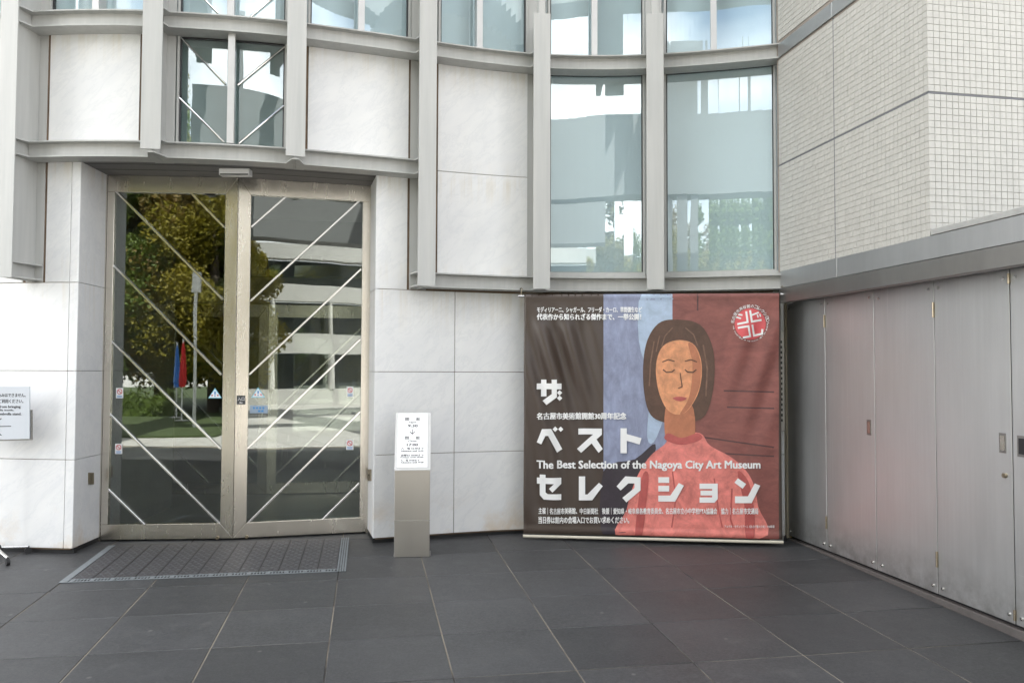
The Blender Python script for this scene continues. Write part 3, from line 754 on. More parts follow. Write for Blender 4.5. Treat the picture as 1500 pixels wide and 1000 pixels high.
Rs = Matrix(((TB[0], TA[0], 0), (TB[1], TA[1], 0), (0, 0, 1))).to_4x4()
rest = MB()
for i, (a, z) in enumerate(front_spots):
    p = W(a, BC + .0036 + random.uniform(-.0004, .0004), z)
    if i < n_ind:
        o = link('mosaic_tile', t_me, wing); o.matrix_parent_inverse = Matrix.Translation(-wing.location)
        o.matrix_basis = Matrix.Translation(p) @ Rf
    else:
        rest.add([p + Rf.to_3x3() @ Vector(q) for q in tv], tf)
for b, z in side_spots:
    p = W(AW + .0036 + random.uniform(-.0004, .0004), b, z)
    rest.add([p + Rs.to_3x3() @ Vector(q) for q in tv], tf)
tag(rest.build('mosaic_tile_field', M['tile_cool'], wing), kind='stuff')
# sealant joints, corner, metal bands
MB().abox(AW - .001, AW + .004, BC - .001, 6.28, 3.206, 3.218).build('sealant_joint', M['sealant'], wing)
MB().abox(AW + .005, 5.35, BC - .001, BC + .004, 3.206, 3.218).build('sealant_joint', M['sealant'], wing)
MB().abox(AW - .0015, AW + .0038, 5.431, 5.441, 2.305, 4.136).build('sealant_joint', M['sealant'], wing)
for b0, b1 in ((BC - .002, 5.432), (5.436, 6.24)): MB().abox(AW - .012, AW + .004, b0, b1, 4.142, 4.258).build('metal_band', M['zinc'], wing, .002)
for b0, b1 in ((-1.0, .8), (.804, 3.0), (3.004, 5.41), (5.414, 6.24)):
    MB().abox(AW - .006, AW + .06, b0, b1, 2.158, 2.302).build('fascia', M['zinc'], wing, .002)
MB().abox(AW - .016, AW + .06, -1.0, 6.25, 2.031, 2.153).build('rail', M['inox_dark'], wing, .003)
MB().abox(AW + .061, 3.72, -1.0, 6.5, 2.062, 2.15).build('soffit', M['black'], wing)
for b0, b1 in ((-1.0, 1.6), (1.604, BC - .013)):
    MB().abox(AW - .010, AW + .45, b0, b1, 2.304, 2.342).build('coping', M['coping'], wing, .003)
MB().abox(3.93, 12.0, -1.0, BC - .02, 2.06, 2.33).build('low_roof', M['conc'], wing)
MB().abox(3.80, 12.0, -1.05, 6.2, -.2, 2.05).build('low_wall', M['conc'], wing)
MB().abox(3.93, 12.0, 6.21, 6.64, -.2, 11.0).build('inner_wall', M['conc'], wing)
MB().abox(3.50, 3.8, 6.90, 8.0, 2.4, 4.89).build('inner_wall', M['conc'], wing)

# ------------------------------------------------------------------ row of steel cupboards
AD = 3.655
cup = thing('steel_cupboard', 'row of tall weathered steel cupboard doors set under the tiled wall', 'cupboard', W(AD, 5.0))
SEAM = [6.500, 5.902, 5.267, 4.636, 4.008, 3.380, 2.752, 2.124]
MB().abox(AD + .032, AD + .12, 1.5, 6.52, -.15, 2.055).build('carcass', M['black'], cup)
MB().abox(AD - .012, AD + .031, 6.503, 6.545, -.01, 2.055).build('side_frame', M['beige'], cup, .002)
kb = MB()
q0, q1 = 1.5, 6.50
kb.prism([W(3.647, q0, -.25), W(3.72, q0, -.25), W(3.72, q1, -.25), W(3.647, q1, -.25)], [W(3.647, q0, -.004), W(3.72, q0, -.004), W(3.72, q1, -.004), W(3.647, q1, -.004)])
kb.build('kerb', M['kerb'], cup, .004)
bolt_me = MB().tube([(0, 0, 0), (-.007, 0, 0)], .0105, 12).tube([(-.0069, 0, 0), (-.009, 0, 0)], .005, 8).mesh('bolt', M['bright'])
Ra = Matrix(((TA[0], TB[0], 0), (TA[1], TB[1], 0), (0, 0, 1))).to_4x4()
for i in range(len(SEAM) - 1):
    b1, b0 = SEAM[i], SEAM[i + 1]
    gl = .0035 if i != 3 else .0055
    d = MB().abox(AD, AD + .03, b0 + gl, b1 - .0025, .018, 2.052).build('cupboard_door', M['inox_cup'], cup, .0018)
    spots = [(b0 + .045, 2.0), (b0 + .045, .062)]
    if i != 2: spots += [(b1 - .045, .062), (b1 - .045, 2.0)]
    else: spots += [(b1 - .06, 1.985), (b1 - .06, .062)]
    for b, z in spots:
        o = link('bolt', bolt_me, d); o.matrix_world = Matrix.Translation(W(AD, b, z)) @ Ra
    hz = {0: (1.86, .24), 2: (1.86, .24), 3: (1.995, .07), 5: (1.86, .24)}.get(i)
    if hz:
        for k, z in enumerate(hz):
            hl = .05 if i != 3 else .03
            MB().tube([W(AD - .006, b0, z - hl), W(AD - .006, b0, z - .001)], .0085, 10).tube([W(AD - .006, b0, z + .001), W(AD - .006, b0, z + hl)], .0085, 10).build('hinge', M['brass'], d)
    if i in (1, 3, 5):
        hb = b0 + .072
        h = MB().abox(AD - .003, AD + .001, hb - .026, hb + .026, .985, 1.10).build('handle_plate', M['inox_dark'], d, .001)
        MB().abox(AD - .0045, AD - .0028, hb - .016, hb + .016, 1.0, 1.085).build('handle_recess', M['inox'], h)
    if i == 4:
        hb = b1 - .075
        h = MB().abox(AD - .003, AD + .001, hb - .04, hb + .04, .975, 1.095).build('handle_plate', M['inox_dark'], d, .001)
        MB().abox(AD - .0045, AD - .0028, hb - .028, hb + .028, .99, 1.08).build('handle_recess', M['black'], h)
    if i == 3: MB().tube([W(AD + .001, 4.062, .856), W(AD - .016, 4.062, .856)], .014, 14).build('lock', M['brass'], d)
cf = [(2.345, 6.915), (2.412, 7.115), (2.30, 7.2), (2.24, 6.96)]
MB().prism([(*p, -.03) for p in cf], [(*p, 2.15) for p in cf]).build('corner_filler', M['steel'], cup)
# vent and panels in the corner behind the banner
vent = thing('corner_vent', 'narrow dark louvred metal vent panel in the corner beside the banner', 'vent', (2.36, 6.86, 0))
MB().cbox(2.225, 2.306, WO + .001, WO + .022, .935, 1.80, 3).build('vent_panel', M['inox_dark'], vent, .002)
MB().cbox(2.225, 2.306, WO + .001, WO + .018, 1.803, 2.15, 3).build('top_plate', M['steel'], vent, .002)
for k in range(16):
    z = 1.02 + k * .045; MB().cbox(2.262, 2.292, WO + .0225, WO + .027, z, z + .022, 1).build('louvre', M['black'], vent)

# ================================================================== ENTRANCE GRATING
ga0, ga1, gb0, gb1 = -2.072, -.136, 5.992, 7.07
grate = thing('entrance_grating', 'grey metal grating mat set in the paving before the glass doors', 'grating', W((ga0 + ga1) / 2, (gb0 + gb1) / 2))
def gbox(mb, a0, a1, b0, b1, h0, h1):
    q = [(a0, b0), (a1, b0), (a1, b1), (a0, b1)]
    return mb.prism([W(*p) + Vector((0, 0, h0)) for p in q], [W(*p) + Vector((0, 0, h1)) for p in q])
zinc_l = simple('galvanised_frame', (.20, .22, .232), .5, .25, var=.1, scale=20)
tread = simple('dark_tread', (.066, .063, .066), .5, .2, var=.2, scale=18)
gbox(MB(), ga0 + .01, ga1 - .01, gb0 + .01, gb1, .0008, .0022).build('pan', M['black'], grate)
gbox(MB(), ga0, ga0 + .052, gb0, gb1, .0008, .0075).build('frame_strip', zinc_l, grate, .001)
for k in range(4):
    a = ga1 - .068 + k * .0175; gbox(MB(), a, a + .0125, gb0, gb1, .0008, .0075).build('frame_strip', zinc_l, grate, .0008)
for b0 in (gb0, gb0 + .058): gbox(MB(), ga0 + .053, ga1 - .070, b0, b0 + .009, .0008, .0075).build('frame_strip', zinc_l, grate, .0008)
cross = MB(); a = ga0 + .06; k = 0
while a < ga1 - .08:
    wd = .030 if k % 5 == 0 else .0095
    gbox(cross, a, a + wd, gb0 + .0092, gb0 + .0578, .0008, .0072); a += wd + .0125; k += 1
tag(cross.build('cross_bars', zinc_l, grate), kind='stuff')
n_t = 13; w_t = (ga1 - .07 - ga0 - .055) / n_t
shim = simple('tread_lozenge', (.16, .175, .19), .35, .6, var=.1)
for k in range(n_t):
    a0 = ga0 + .055 + k * w_t
    tr = gbox(MB(), a0 + .003, a0 + w_t - .003, gb0 + .070, gb1, .0022, .0062).build('tread_plate', tread, grate, .001)
    rb = MB()
    for r in range(19):
        for c in range(4):
            b = gb0 + .085 + r * .052; aa = a0 + .012 + c * (w_t - .02) / 4
            s = 1 if (r + c) % 2 else -1
            q = [(aa, b), (aa + .020, b + .012*s), (aa + .024, b + .018*s), (aa + .004, b + .006*s)]
            rb.prism([W(*p) + Vector((0, 0, .006)) for p in q], [W(*p) + Vector((0, 0, .0078)) for p in q])
    tag(rb.build('raised_ribs', shim, tr), kind='stuff')

# ================================================================== BANNER
BL0, BL1 = Vector((.105, 6.915)), Vector((2.262, 6.700))      # plan line the banner hangs in
BW = (BL1 - BL0).length; BZ1, BZ0 = 2.112, .050
bd = (BL1 - BL0).normalized(); bn = Vector((bd.y, -bd.x))    # towards the camera
def cloth(s, t, h=0.0):                                    # s across 0..1, t down 0..1
    e = max(0.0, min(1.0, (t - .03) / .12)) * max(0.0, min(1.0, (.965 - t) / .08))
    g1 = math.exp(-((s - .14) / .16) ** 2) * math.exp(-((t - .28) / .26) ** 2)
    dd = .042 * g1 * math.sin(2 * math.pi * (s * 9.5 - t * 2.6))
    dd += .018 * math.exp(-((s - .10) / .2) ** 2) * math.exp(-((t - .8) / .3) ** 2) * math.sin(2 * math.pi * (s * 8 - t * 1.2 + .3))
    dd += .011 * math.exp(-((s - .93) / .15) ** 2) * math.exp(-((t - .25) / .3) ** 2) * math.sin(2 * math.pi * (s * 9 + t * 3.0))
    dd += .0035 * math.sin(2 * math.pi * (s * 2.3 + .35 * t + .1)) + .0025 * math.sin(2 * math.pi * (s * 4.1 - .6 * t))
    d = dd * e
    if t < .024: d += .0022 * math.sin(2 * math.pi * (s * 34 + t * 55)) * (1 if s < .33 else .6)
    if t < .030: d += .007 * math.sin(math.pi * min(1, t / .026))
    if t > .968: d += .007 * math.sin(math.pi * min(1, (t - .968) / .032))
    sag = .010 * math.sin(math.pi * s) * t - .012 * math.sin(math.pi * s) ** 2 * t ** 3
    d += sag
    x = BL0 + bd * (s * BW) + bn * (d + h)
    return Vector((x.x, x.y, BZ1 - (BZ1 - BZ0) * t + .006 * math.sin(math.pi * s) * max(0, t - .9) * 10 * .6 * (1 if s < .5 else .4)))
def px_st(u, v):
    s, z = on_line(u, v, BL0, BL1); return s / BW, (BZ1 - z) / (BZ1 - BZ0)
banner = thing('exhibition_banner', 'large cloth exhibition banner with white lettering and a painted bust hanging by the wall', 'banner', (1.2, 6.81, 0))
def cloth_mat(name, col, var=.10, scale=7, stretch=(1, 1, 1), rough=.36):
    m, nt, b = mat_base(name); v = coords(nt, stretch)
    n = noise(nt, v, scale, 7, .68, dist=.5); n2 = noise(nt, v, scale * 6, 4, .6)
    c = ramp(nt, n, [(.28, tuple(x * (1 - var*2) for x in col)), (.72, tuple(min(1, x * (1 + var*1.6)) for x in col))])
    c = mixc(nt, ramp(nt, n2, [(.55, (0, 0, 0)), (.8, (.35 if var > .05 else .06,) * 3)]), c, tuple(min(1, x * 1.35 + .02) for x in col))
    nt.links.new(c, b.inputs['Base Color']); b.inputs['Roughness'].default_value = rough
    b.inputs['Specular IOR Level'].default_value = .55
    wv = noise(nt, coords(nt, (1, 1, 1)), 420, 2); bump(nt, b, wv, .04, .001); return m
C_BROWN = cloth_mat('brown_banner_print', (.066, .047, .037), .02)
C_BLUE = cloth_mat('blue_painted_print', (.27, .30, .425), .15, 9, (1.6, 1.6, .7))
C_LBLUE = cloth_mat('light_blue_painted_print', (.42, .52, .66), .09, 9)
C_MAROON = cloth_mat('maroon_painted_print', (.26, .09, .077), .18, 5, (.8, .8, 1.6))
C_MAROON2 = cloth_mat('dark_maroon_print', (.10, .045, .045), .15, 9)
C_CORAL = cloth_mat('coral_painted_print', (.80, .235, .20), .20, 8)
C_CORAL2 = cloth_mat('dark_coral_print', (.50, .11, .10), .13, 6)
C_SKIN = cloth_mat('orange_painted_print', (.72, .32, .16), .18, 11)
C_SKIN2 = cloth_mat('shaded_orange_print', (.50, .19, .10), .10, 8)
C_HAIR = cloth_mat('brown_hair_print', (.10, .052, .035), .16, 10)
C_DARK = cloth_mat('dark_outline_print', (.045, .035, .045), .12, 9)
C_WHITE = cloth_mat('white_lettering_print', (.88, .88, .87), .008)
C_RED = cloth_mat('red_emblem_print', (.70, .11, .12), .02)
NS, NT = 110, 110
vs = [cloth(i / NS, j / NT) for j in range(NT + 1) for i in range(NS + 1)]
vs2 = [cloth(i / NS, j / NT, -.0008) for j in range(NT + 1) for i in range(NS + 1)]
k = NS + 1; n0 = len(vs)
fs = [(j*k + i, j*k + i + 1, (j+1)*k + i + 1, (j+1)*k + i) for j in range(NT) for i in range(NS)]
edge = [i for i in range(NS + 1)] + [j*k + NS for j in range(1, NT + 1)] + [NT*k + i for i in range(NS - 1, -1, -1)] + [j*k for j in range(NT - 1, 0, -1)]
fs2 = [tuple(q + n0 for q in f[::-1]) for f in fs] + [(edge[i], edge[(i+1) % len(edge)], edge[(i+1) % len(edge)] + n0, edge[i] + n0) for i in range(len(edge))]
MB().add(vs + vs2, fs + fs2).build('cloth', C_BROWN, banner, smooth=True)
GR = (1 / 110, 1 / 110)
layer_no = [0]
def printed(name, data_px, mat, dh=None):
    data = ([px_st(*p) for p in data_px[0]], data_px[1])
    data = ([(max(.001, min(.999, a)), max(.001, min(.998, b))) for a, b in data[0]], data[1])
    layer_no[0] += 1; h = .0008 + .00045 * (layer_no[0] if dh is None else dh)
    o = print_on(name, data, lambda s, t: cloth(s, t, h), mat, banner, GR)
    for p in o.data.polygons: p.use_smooth = True
    return o
def printed_multi(name, layers, mat, dh):                  # shifted copies at slightly different heights: bold print
    objs = []
    bm = bmesh.new()
    for i, data_px in enumerate(layers):
        data = ([px_st(*p) for p in data_px[0]], data_px[1]); h = .0008 + .00045 * dh + .00012 * i
        o = print_on(name, data, lambda s, t: cloth(s, t, h), mat, None, GR); bm.from_mesh(o.data)
        me = o.data; bpy.data.objects.remove(o); bpy.data.meshes.remove(me)
    me = bpy.data.meshes.new(name); bm.to_mesh(me); bm.free(); me.materials.append(mat)
    for p in me.polygons: p.use_smooth = True
    return link(name, me, banner)
def smooth_poly(pts, n=6):                                 # closed Catmull-Rom outline
    out = []; m = len(pts)
    for i in range(m):
        p0, p1, p2, p3 = pts[i-1], pts[i], pts[(i+1) % m], pts[(i+2) % m]
        for k in range(n):
            t = k / n
            out.append(tuple(.5*((2*p1[c]) + (-p0[c]+p2[c])*t + (2*p0[c]-5*p1[c]+4*p2[c]-p3[c])*t*t + (-p0[c]+3*p1[c]-3*p2[c]+p3[c])*t**3) for c in (0, 1)))
    return poly2d(out)
# a plain stand-in picture: colour fields and a generic bust
printed('blue_field', poly2d([(884, 425), (1000, 425), (1000, 795), (884, 795)]), C_BLUE)
printed('light_blue_field', smooth_poly([(940, 428), (984, 428), (985, 470), (985, 560), (962, 640), (948, 640), (952, 560), (936, 500)], 4), C_LBLUE)
printed('maroon_field', poly2d([(985, 425), (1141, 425), (1141, 795), (985, 795)]), C_MAROON)
for q in ([(1022, 430), (1022, 455)], [(1060, 572), (1134, 574)], [(1065, 596), (1134, 598)], [(1062, 664), (1134, 668)], [(1030, 640), (1134, 655)]):
    printed('panel_line', stroke2d(q, 2.2), C_MAROON2, 3.5)
printed('dark_corner', smooth_poly([(884, 690), (930, 672), (960, 650), (950, 700), (925, 795), (884, 795)], 4), C_DARK)
printed('bust', smooth_poly([(985, 634), (1025, 634), (1040, 652), (1075, 672), (1100, 700), (1110, 740), (1112, 790), (914, 790), (918, 745), (932, 700), (952, 668), (974, 650)], 5), C_CORAL)
printed('fold_line', merge2d([stroke2d([(985, 690), (990, 730), (984, 772)], 2), stroke2d([(1046, 700), (1052, 745), (1058, 772)], 2), stroke2d([(1072, 715), (1070, 760), (1074, 772)], 2.4)]), C_CORAL2)
printed('hair', smooth_poly([(992, 468), (1026, 476), (1044, 510), (1046, 560), (1034, 606), (1010, 618), (972, 618), (950, 602), (942, 556), (946, 505), (964, 474)], 5), C_HAIR)
printed('neck', smooth_poly([(978, 590), (1012, 590), (1018, 636), (1004, 646), (986, 645), (974, 636)], 4), C_SKIN2)
printed('face', smooth_poly([(995, 498), (1018, 506), (1028, 535), (1024, 572), (1008, 600), (992, 607), (976, 598), (964, 570), (961, 534), (971, 507)], 5), C_SKIN)
printed('face_shade', smooth_poly([(1008, 503), (1018, 508), (1027, 535), (1023, 571), (1008, 599), (996, 606), (1008, 585), (1013, 560), (1014, 530)], 5), C_SKIN2)
printed('hair_sheen', merge2d([stroke2d([(958, 500), (953, 530), (951, 565)], 2.0), stroke2d([(966, 492), (961, 515)], 1.6), stroke2d([(1030, 505), (1036, 540), (1034, 580)], 2.2), stroke2d([(985, 480), (974, 492), (969, 508)], 1.6), stroke2d([(1004, 480), (1016, 490), (1022, 506)], 1.6)]), cloth_mat('hair_sheen_print', (.20, .11, .075), .2, 14))
printed('collar', smooth_poly([(979, 634), (998, 641), (1022, 634), (1027, 643), (998, 651), (974, 643)], 4), C_CORAL2)
for q in ([(940, 700), (950, 695), (946, 740), (940, 786), (930, 786)], [(1080, 690), (1096, 705), (1104, 745), (1104, 786), (1092, 786), (1090, 740)]): printed('fold_shade', smooth_poly(q, 4), C_CORAL2)
printed('face_line', merge2d([stroke2d([(971, 541), (976, 545), (984, 544.5), (988, 541)], 1.7), stroke2d([(1003, 541), (1007, 544.5), (1015, 545), (1020, 541)], 1.7), stroke2d([(970, 530), (979, 526.5), (988, 529)], 1.5), stroke2d([(1003, 529), (1012, 526.5), (1021, 530)], 1.5), stroke2d([(996, 546), (999, 566), (993, 568.5)], 1.3)]), C_HAIR)
printed('mouth', smooth_poly([(985, 583), (995, 580.5), (1006, 583), (996, 587.5)], 4), C_CORAL2)
# lettering
def word(name, s, u0, u1, v0, v1, bold=.012, res=2):
    d0 = fit(text2d(s, 0, res), u0, u1, v1, v0); e = bold * (v1 - v0) * 1.15
    layers = [([(x + dx, y + dy) for x, y in d0[0]], d0[1]) for dx, dy in ((-e, -e*.6), (e, e*.6), (e, -e*.6), (-e, e*.6))]
    printed_multi(name, layers, C_WHITE, 25)
word('lettering', 'モディリアーニ、シャガール、フリーダ・カーロ、草間彌生など', 787, 940, 449.6, 457.8, .02)
word('lettering', '代表作から知られざる傑作まで、一挙公開！', 787, 939, 459.4, 468.6, .03)
word('lettering', '名古屋市美術館開館30周年記念', 787, 917, 604, 613.8, .035)
word('lettering', 'The Best Selection of the Nagoya City Art Museum', 786.5, 1113, 674, 689, .03)
word('lettering', '主催｜名古屋市美術館、中日新聞社　後援｜愛知県・岐阜県各教育委員会、名古屋市立小中学校PTA協議会　協力｜名古屋市交通局', 789, 1110, 743, 752.6, .015)
word('lettering', '当日券は館内の会場入口でお買い求めください。', 789, 921.5, 756, 766, .02)
word('lettering', 'アメデオ・モディリアーニ《おさげ髪の少女》1918年頃', 1061, 1134, 768.2, 772.6, .01, 1)
Z1 = lambda pts: [(750 + x / 3.5714, 420 + y / 3.5714) for x, y in pts]
Z2 = lambda pts: [(750 + x / 3.5714, 640 + y / 3.5714) for x, y in pts]
dia = lambda x, y, r=14: [(x, y - r), (x + r, y), (x, y + r), (x - r, y)]
GLY = [
 (Z1, [[(130,505),(260,505),(260,535),(130,535)], [(152,485),(180,485),(180,573),(152,573)], [(208,485),(236,485),(236,577),(180,618),(160,595),(208,560)], dia(250,553), dia(250,581)]),
 (Z1, [[(130,812),(158,742),(205,742),(263,848),(236,866),(190,778),(176,778),(154,822)], dia(226,744), dia(255,744)]),
 (Z1, [[(347,740),(470,740),(470,772),(362,866),(340,845),(424,771),(347,771)], [(412,812),(438,790),(475,846),(453,867)]]),
 (Z1, [[(567,738),(600,738),(600,868),(567,868)], [(600,768),(677,790),(667,823),(600,803)]]),
 (Z2, [[(130,211),(258,211),(258,243),(212,287),(194,268),(220,243),(130,243)], [(145,195),(176,195),(176,288),(188,296),(258,296),(258,326),(166,326),(145,303)]]),
 (Z2, [[(350,203),(383,203),(383,297),(395,297),(455,238),(475,255),(420,328),(350,328)]]),
 (Z2, [[(547,255),(592,203),(672,208),(672,277),(598,339),(577,315),(640,264),(640,240),(608,240),(568,277)]]),
 (Z2, [[(765,208),(822,208),(822,238),(765,238)], [(765,253),(822,253),(822,283),(765,283)], [(765,304),(828,304),(872,238),(899,252),(853,336),(765,336)]]),
 (Z2, [[(980,241),(1075,241),(1075,322),(1058,341),(980,341),(980,313),(1046,313),(1046,303),(985,303),(985,278),(1046,278),(1046,269),(980,269)]]),
 (Z2, [[(1180,213),(1223,243),(1205,268),(1162,236)], [(1165,307),(1232,307),(1268,240),(1297,252),(1252,343),(1165,343)]]),
]
for zf, polys in GLY:
    printed('large_letter', merge2d([poly2d(zf(p)) for p in polys]), C_WHITE, 25)
# round emblem
ZE = lambda pts: [(1060 + x / 12.5, 430 + y / 12.5) for x, y in pts]
ec = ZE([(485, 557)])[0]; er = 22.9
printed('emblem_disc', disc2d(ec[0], ec[1], er, er, 48), C_RED, 23)
printed('emblem_mark', merge2d([stroke2d(ZE(p), w / 12.5) for p, w in (
    ([(265,383),(340,395)],30), ([(228,432),(315,456)],30), ([(408,325),(432,522),(245,560)],36), ([(478,305),(510,515),(692,482)],36),
    ([(500,398),(640,345)],30), ([(612,385),(628,440)],26), ([(658,372),(672,425)],26), ([(255,628),(446,598),(480,783),(345,806)],36), ([(518,568),(552,768),(702,735),(708,648)],36))]), C_WHITE, 26)
ring = []
top = '名古屋市美術館のコレクション'
for i, ch in enumerate(top):
    a = math.radians(188 + (352 - 188) * i / (len(top) - 1)); r = er + 3.2
    c = (ec[0] + r * math.cos(a), ec[1] + r * math.sin(a)); v_, f_ = fit(text2d(ch, .008, 1), -2.5, 2.5, 2.5, -2.5)
    th = a + math.pi / 2; ring.append(([(c[0] + x*math.cos(th) - y*math.sin(th), c[1] + x*math.sin(th) + y*math.cos(th)) for x, y in v_], f_))
low = 'THE COLLECTION OF THE NAGOYA CITY ART MUSEUM'
for i, ch in enumerate(low):
    if ch == ' ': continue
    a = math.radians(172 - 172 * i / (len(low) - 1)); r = er + 2.2
    c = (ec[0] + r * math.cos(a), ec[1] + r * math.sin(a)); v_, f_ = fit(text2d(ch, .02, 1), -.62, .62, .95, -.95)
    th = a - math.pi / 2; ring.append(([(c[0] + x*math.cos(th) - y*math.sin(th), c[1] + x*math.sin(th) + y*math.cos(th)) for x, y in v_], f_))
printed('emblem_lettering', merge2d(ring), C_WHITE, 25)
# poles and hooks
def bpt(s, z, h=0): x = BL0 + bd * (s * BW) + bn * h; return Vector((x.x, x.y, z))
POLE = simple('cream_pole', (.62, .58, .48), .5)
MB().tube([bpt(-.024, BZ1 - .014, -.008), bpt(1.020, BZ1 - .010, -.008)], .010, 12).build('top_pole', M['bright'], banner)
MB().tube([bpt(-.002, BZ0 - .022, -.003), bpt(1.003, BZ0 - .022, -.003)], .013, 12).build('bottom_pole', POLE, banner)
for s in (-.012, 1.012):
    c = bpt(s, BZ1, -.008)
    MB().tube([c + Vector((0, 0, -.004)), c + Vector((0, 0, .035)), c + Vector((.012, .0, .05)), c + Vector((0, .02, .06)), c + Vector((-.012, .03, .05))], .0045, 8).build('hook', M['brass'], banner)

# ================================================================== OPENING-HOURS STAND
s0, s1 = Vector((-.918, 6.289, 0)), Vector((-.643, 6.318, 0)); sd = (s1 - s0).normalized(); sn = Vector((-sd.y, sd.x, 0)); sw = (s1 - s0).length
fz = floor_z(-.78, 6.3)
stand = thing('opening_hours_stand', 'slim steel stand with a tilted white opening hours panel by the door', 'sign stand', (-.78, 6.36, fz))
ZB = .668; TOPZ = 1.105; BACK = .20
def side(s, pts): return [s0 + sd * s + sn * y + Vector((0, 0, z)) for y, z in pts]
prof = [(0, fz), (0, ZB), (BACK, TOPZ), (BACK + .02, TOPZ), (BACK + .02, ZB - .05), (.12, ZB - .09), (.12, fz)]
MB().prism(side(0, prof), side(sw, prof)).build('post', M['inox_post'], stand, .003)
MB().prism(side(-.002, [(-.002, .272), (-.002, .2745), (.0, .2745), (.0, .272)]), side(sw + .002, [(-.002, .272), (-.002, .2745), (.0, .2745), (.0, .272)])).build('seam', M['bright'], stand)
MB().obox(s0 - sd * .008 + Vector((0, .02, fz)), sd * (sw + .016), sn * .17, (0, 0, .006)).build('foot', M['inox_dark'], stand, .001)
tl = Vector((0, 0, 0)); up = (sn * BACK + Vector((0, 0, TOPZ - ZB))); L = up.length; up.normalize(); pn = sd.cross(up); pn = -pn if pn.y > 0 else pn
def pan(x, y, h): return s0 + Vector((0, 0, ZB)) + sd * (x * sw) + up * (y * L) + pn * (.002 + h)
MB().obox(pan(-.012, -.01, -.001), sd * (sw * 1.024), up * (L * 1.01), pn * .004).build('panel_frame', M['bright_steel'], stand, .001)
PB = MB().obox(pan(.062, .035, .003), sd * (sw * .862), up * (L * .95), pn * .004).build('panel', simple('white_notice', (.93, .93, .93), .3, var=.005), stand, .001)
def ztext(s, x0, x1, y0, y1, bold=.0):
    X = lambda x: .062 + .862 * (x - 108) / 417; Yv = lambda y: .985 - .95 * (y - 105) / 765
    return fit(text2d(s, bold, 2), X(x0), X(x1), Yv(y1), Yv(y0))
zx = lambda x, y: (.062 + .862 * (x - 108) / 417, .985 - .95 * (y - 105) / 765)
lay = [ztext('開', 210, 262, 168, 212, .0), ztext('館', 362, 412, 168, 212, .0), ztext('Open', 262, 364, 224, 254), ztext('9:30', 247, 384, 267, 306, .012),
       ztext('閉', 210, 262, 435, 480, .0), ztext('館', 362, 412, 435, 480, .0), ztext('Close', 256, 372, 490, 516), ztext('17:00', 238, 392, 536, 574, .012),
       ztext('入　場 16:30まで', 158, 470, 590, 622), ztext('Admission until 16:30', 155, 467, 631, 650, .006), ztext('金曜日 20:00まで', 155, 472, 686, 716), ztext('Fridays until 20:00', 155, 467, 722, 743, .006),
       ztext('入　場 19:30まで', 155, 414, 757, 786), ztext('Admission until 19:30', 155, 470, 791, 810, .006)]
ar = [stroke2d([zx(310, 335), zx(310, 402)], .011), stroke2d([zx(274, 368), zx(310, 404), zx(348, 366)], .011)]
nb = merge2d(lay + ar)
decal('notice_lettering', [(([(x + dx, y + dy) for x, y in nb[0]], nb[1]), M['ink']) for dx, dy in ((-.004, 0), (.004, 0), (0, 0))], lambda x, y, h: pan(x, y, .0073 + h * .3), PB)

# ================================================================== UMBRELLA NOTICE (left edge)
px0, py0 = -3.985, 6.20; hz = floor_z(px0, py0)
um = thing('notice_stand', 'grey notice board about umbrellas on a wheeled post at the left edge', 'sign stand', (px0, py0, hz))
q0, q1 = (-4.5, 6.165), (-3.6, 6.175)
um_map = lambda u, v, h: (lambda q: Vector((q0[0] + q[0], q0[1] + .0111 * q[0] - h, q[1])))(on_line(u, v, q0, q1))
c = [um_map(*k, 0) for k in ((-45, 566), (43, 566), (43, 642.5), (-45, 645))]
BRD = MB().prism([p + Vector((0, .012, 0)) for p in c], c).build('board', M['pale_board'], um, .001)
c = [um_map(*k, -.013) for k in ((-43, 600), (45.2, 600), (45.2, 644.5), (-43, 647))]
MB().prism([p + Vector((0, .012, 0)) for p in c], c).build('back_plate', M['inox_dark'], um, .001)
tx = lambda s, u0, u1, v0, v1, b=.0: fit(text2d(s, b, 2), u0, u1, v1, v0)
lay = [tx('館内への傘の持ち込みはできません。', -42, 37.5, 575.6, 581.4), tx('傘立てをご利用ください。', -22, 34, 584.2, 590.2), tx('Please refrain from bringing', -34, 30, 593.4, 598.4, .004),
       tx('your umbrella inside.', -28, 20.5, 598.9, 602.6, .004), tx('Please use the umbrella stand.', -36, 31, 604, 607.8, .004), stroke2d([(16, 624), (-14, 624.6)], 1.1), stroke2d([(2, 612.5), (-14, 624.6), (2, 637.5)], 1.1)]
nb = merge2d(lay)
decal('notice_lettering', [(([(x + dx, y) for x, y in nb[0]], nb[1]), M['ink']) for dx in (-.22, .22)], um_map, BRD, .0006)
MB().tube([(px0, py0, hz + .07), (px0, py0, 1.2)], .013, 12).build('post', M['inox_dark'], um)
MB().tube([(px0, py0, hz + .05), (px0, py0, hz + .085), (px0, py0, hz + .12)], .06, 16, .02).build('hub', M['black'], um, smooth=False)
for ang, ln in ((-43, .33), (37, .22), (135, .30), (222, .30)):
    a = math.radians(ang); e = Vector((math.cos(a), math.sin(a), 0)); t = Vector((px0, py0, 0)) + e * ln; tz = floor_z(t.x, t.y)
    lg = MB().tube([(px0 + e.x*.03, py0 + e.y*.03, hz + .075), (t.x, t.y, tz + .055)], .013, 8, .010).build('leg', M['bright'], um)
    w = e.cross(Vector((0, 0, 1))) * .012
    MB().tube([Vector((t.x, t.y, tz + .025)) - w, Vector((t.x, t.y, tz + .025)) + w], .025, 14).tube([(t.x, t.y, tz + .04), (t.x, t.y, tz + .06)], .009, 8).build('caster', M['black'], lg)

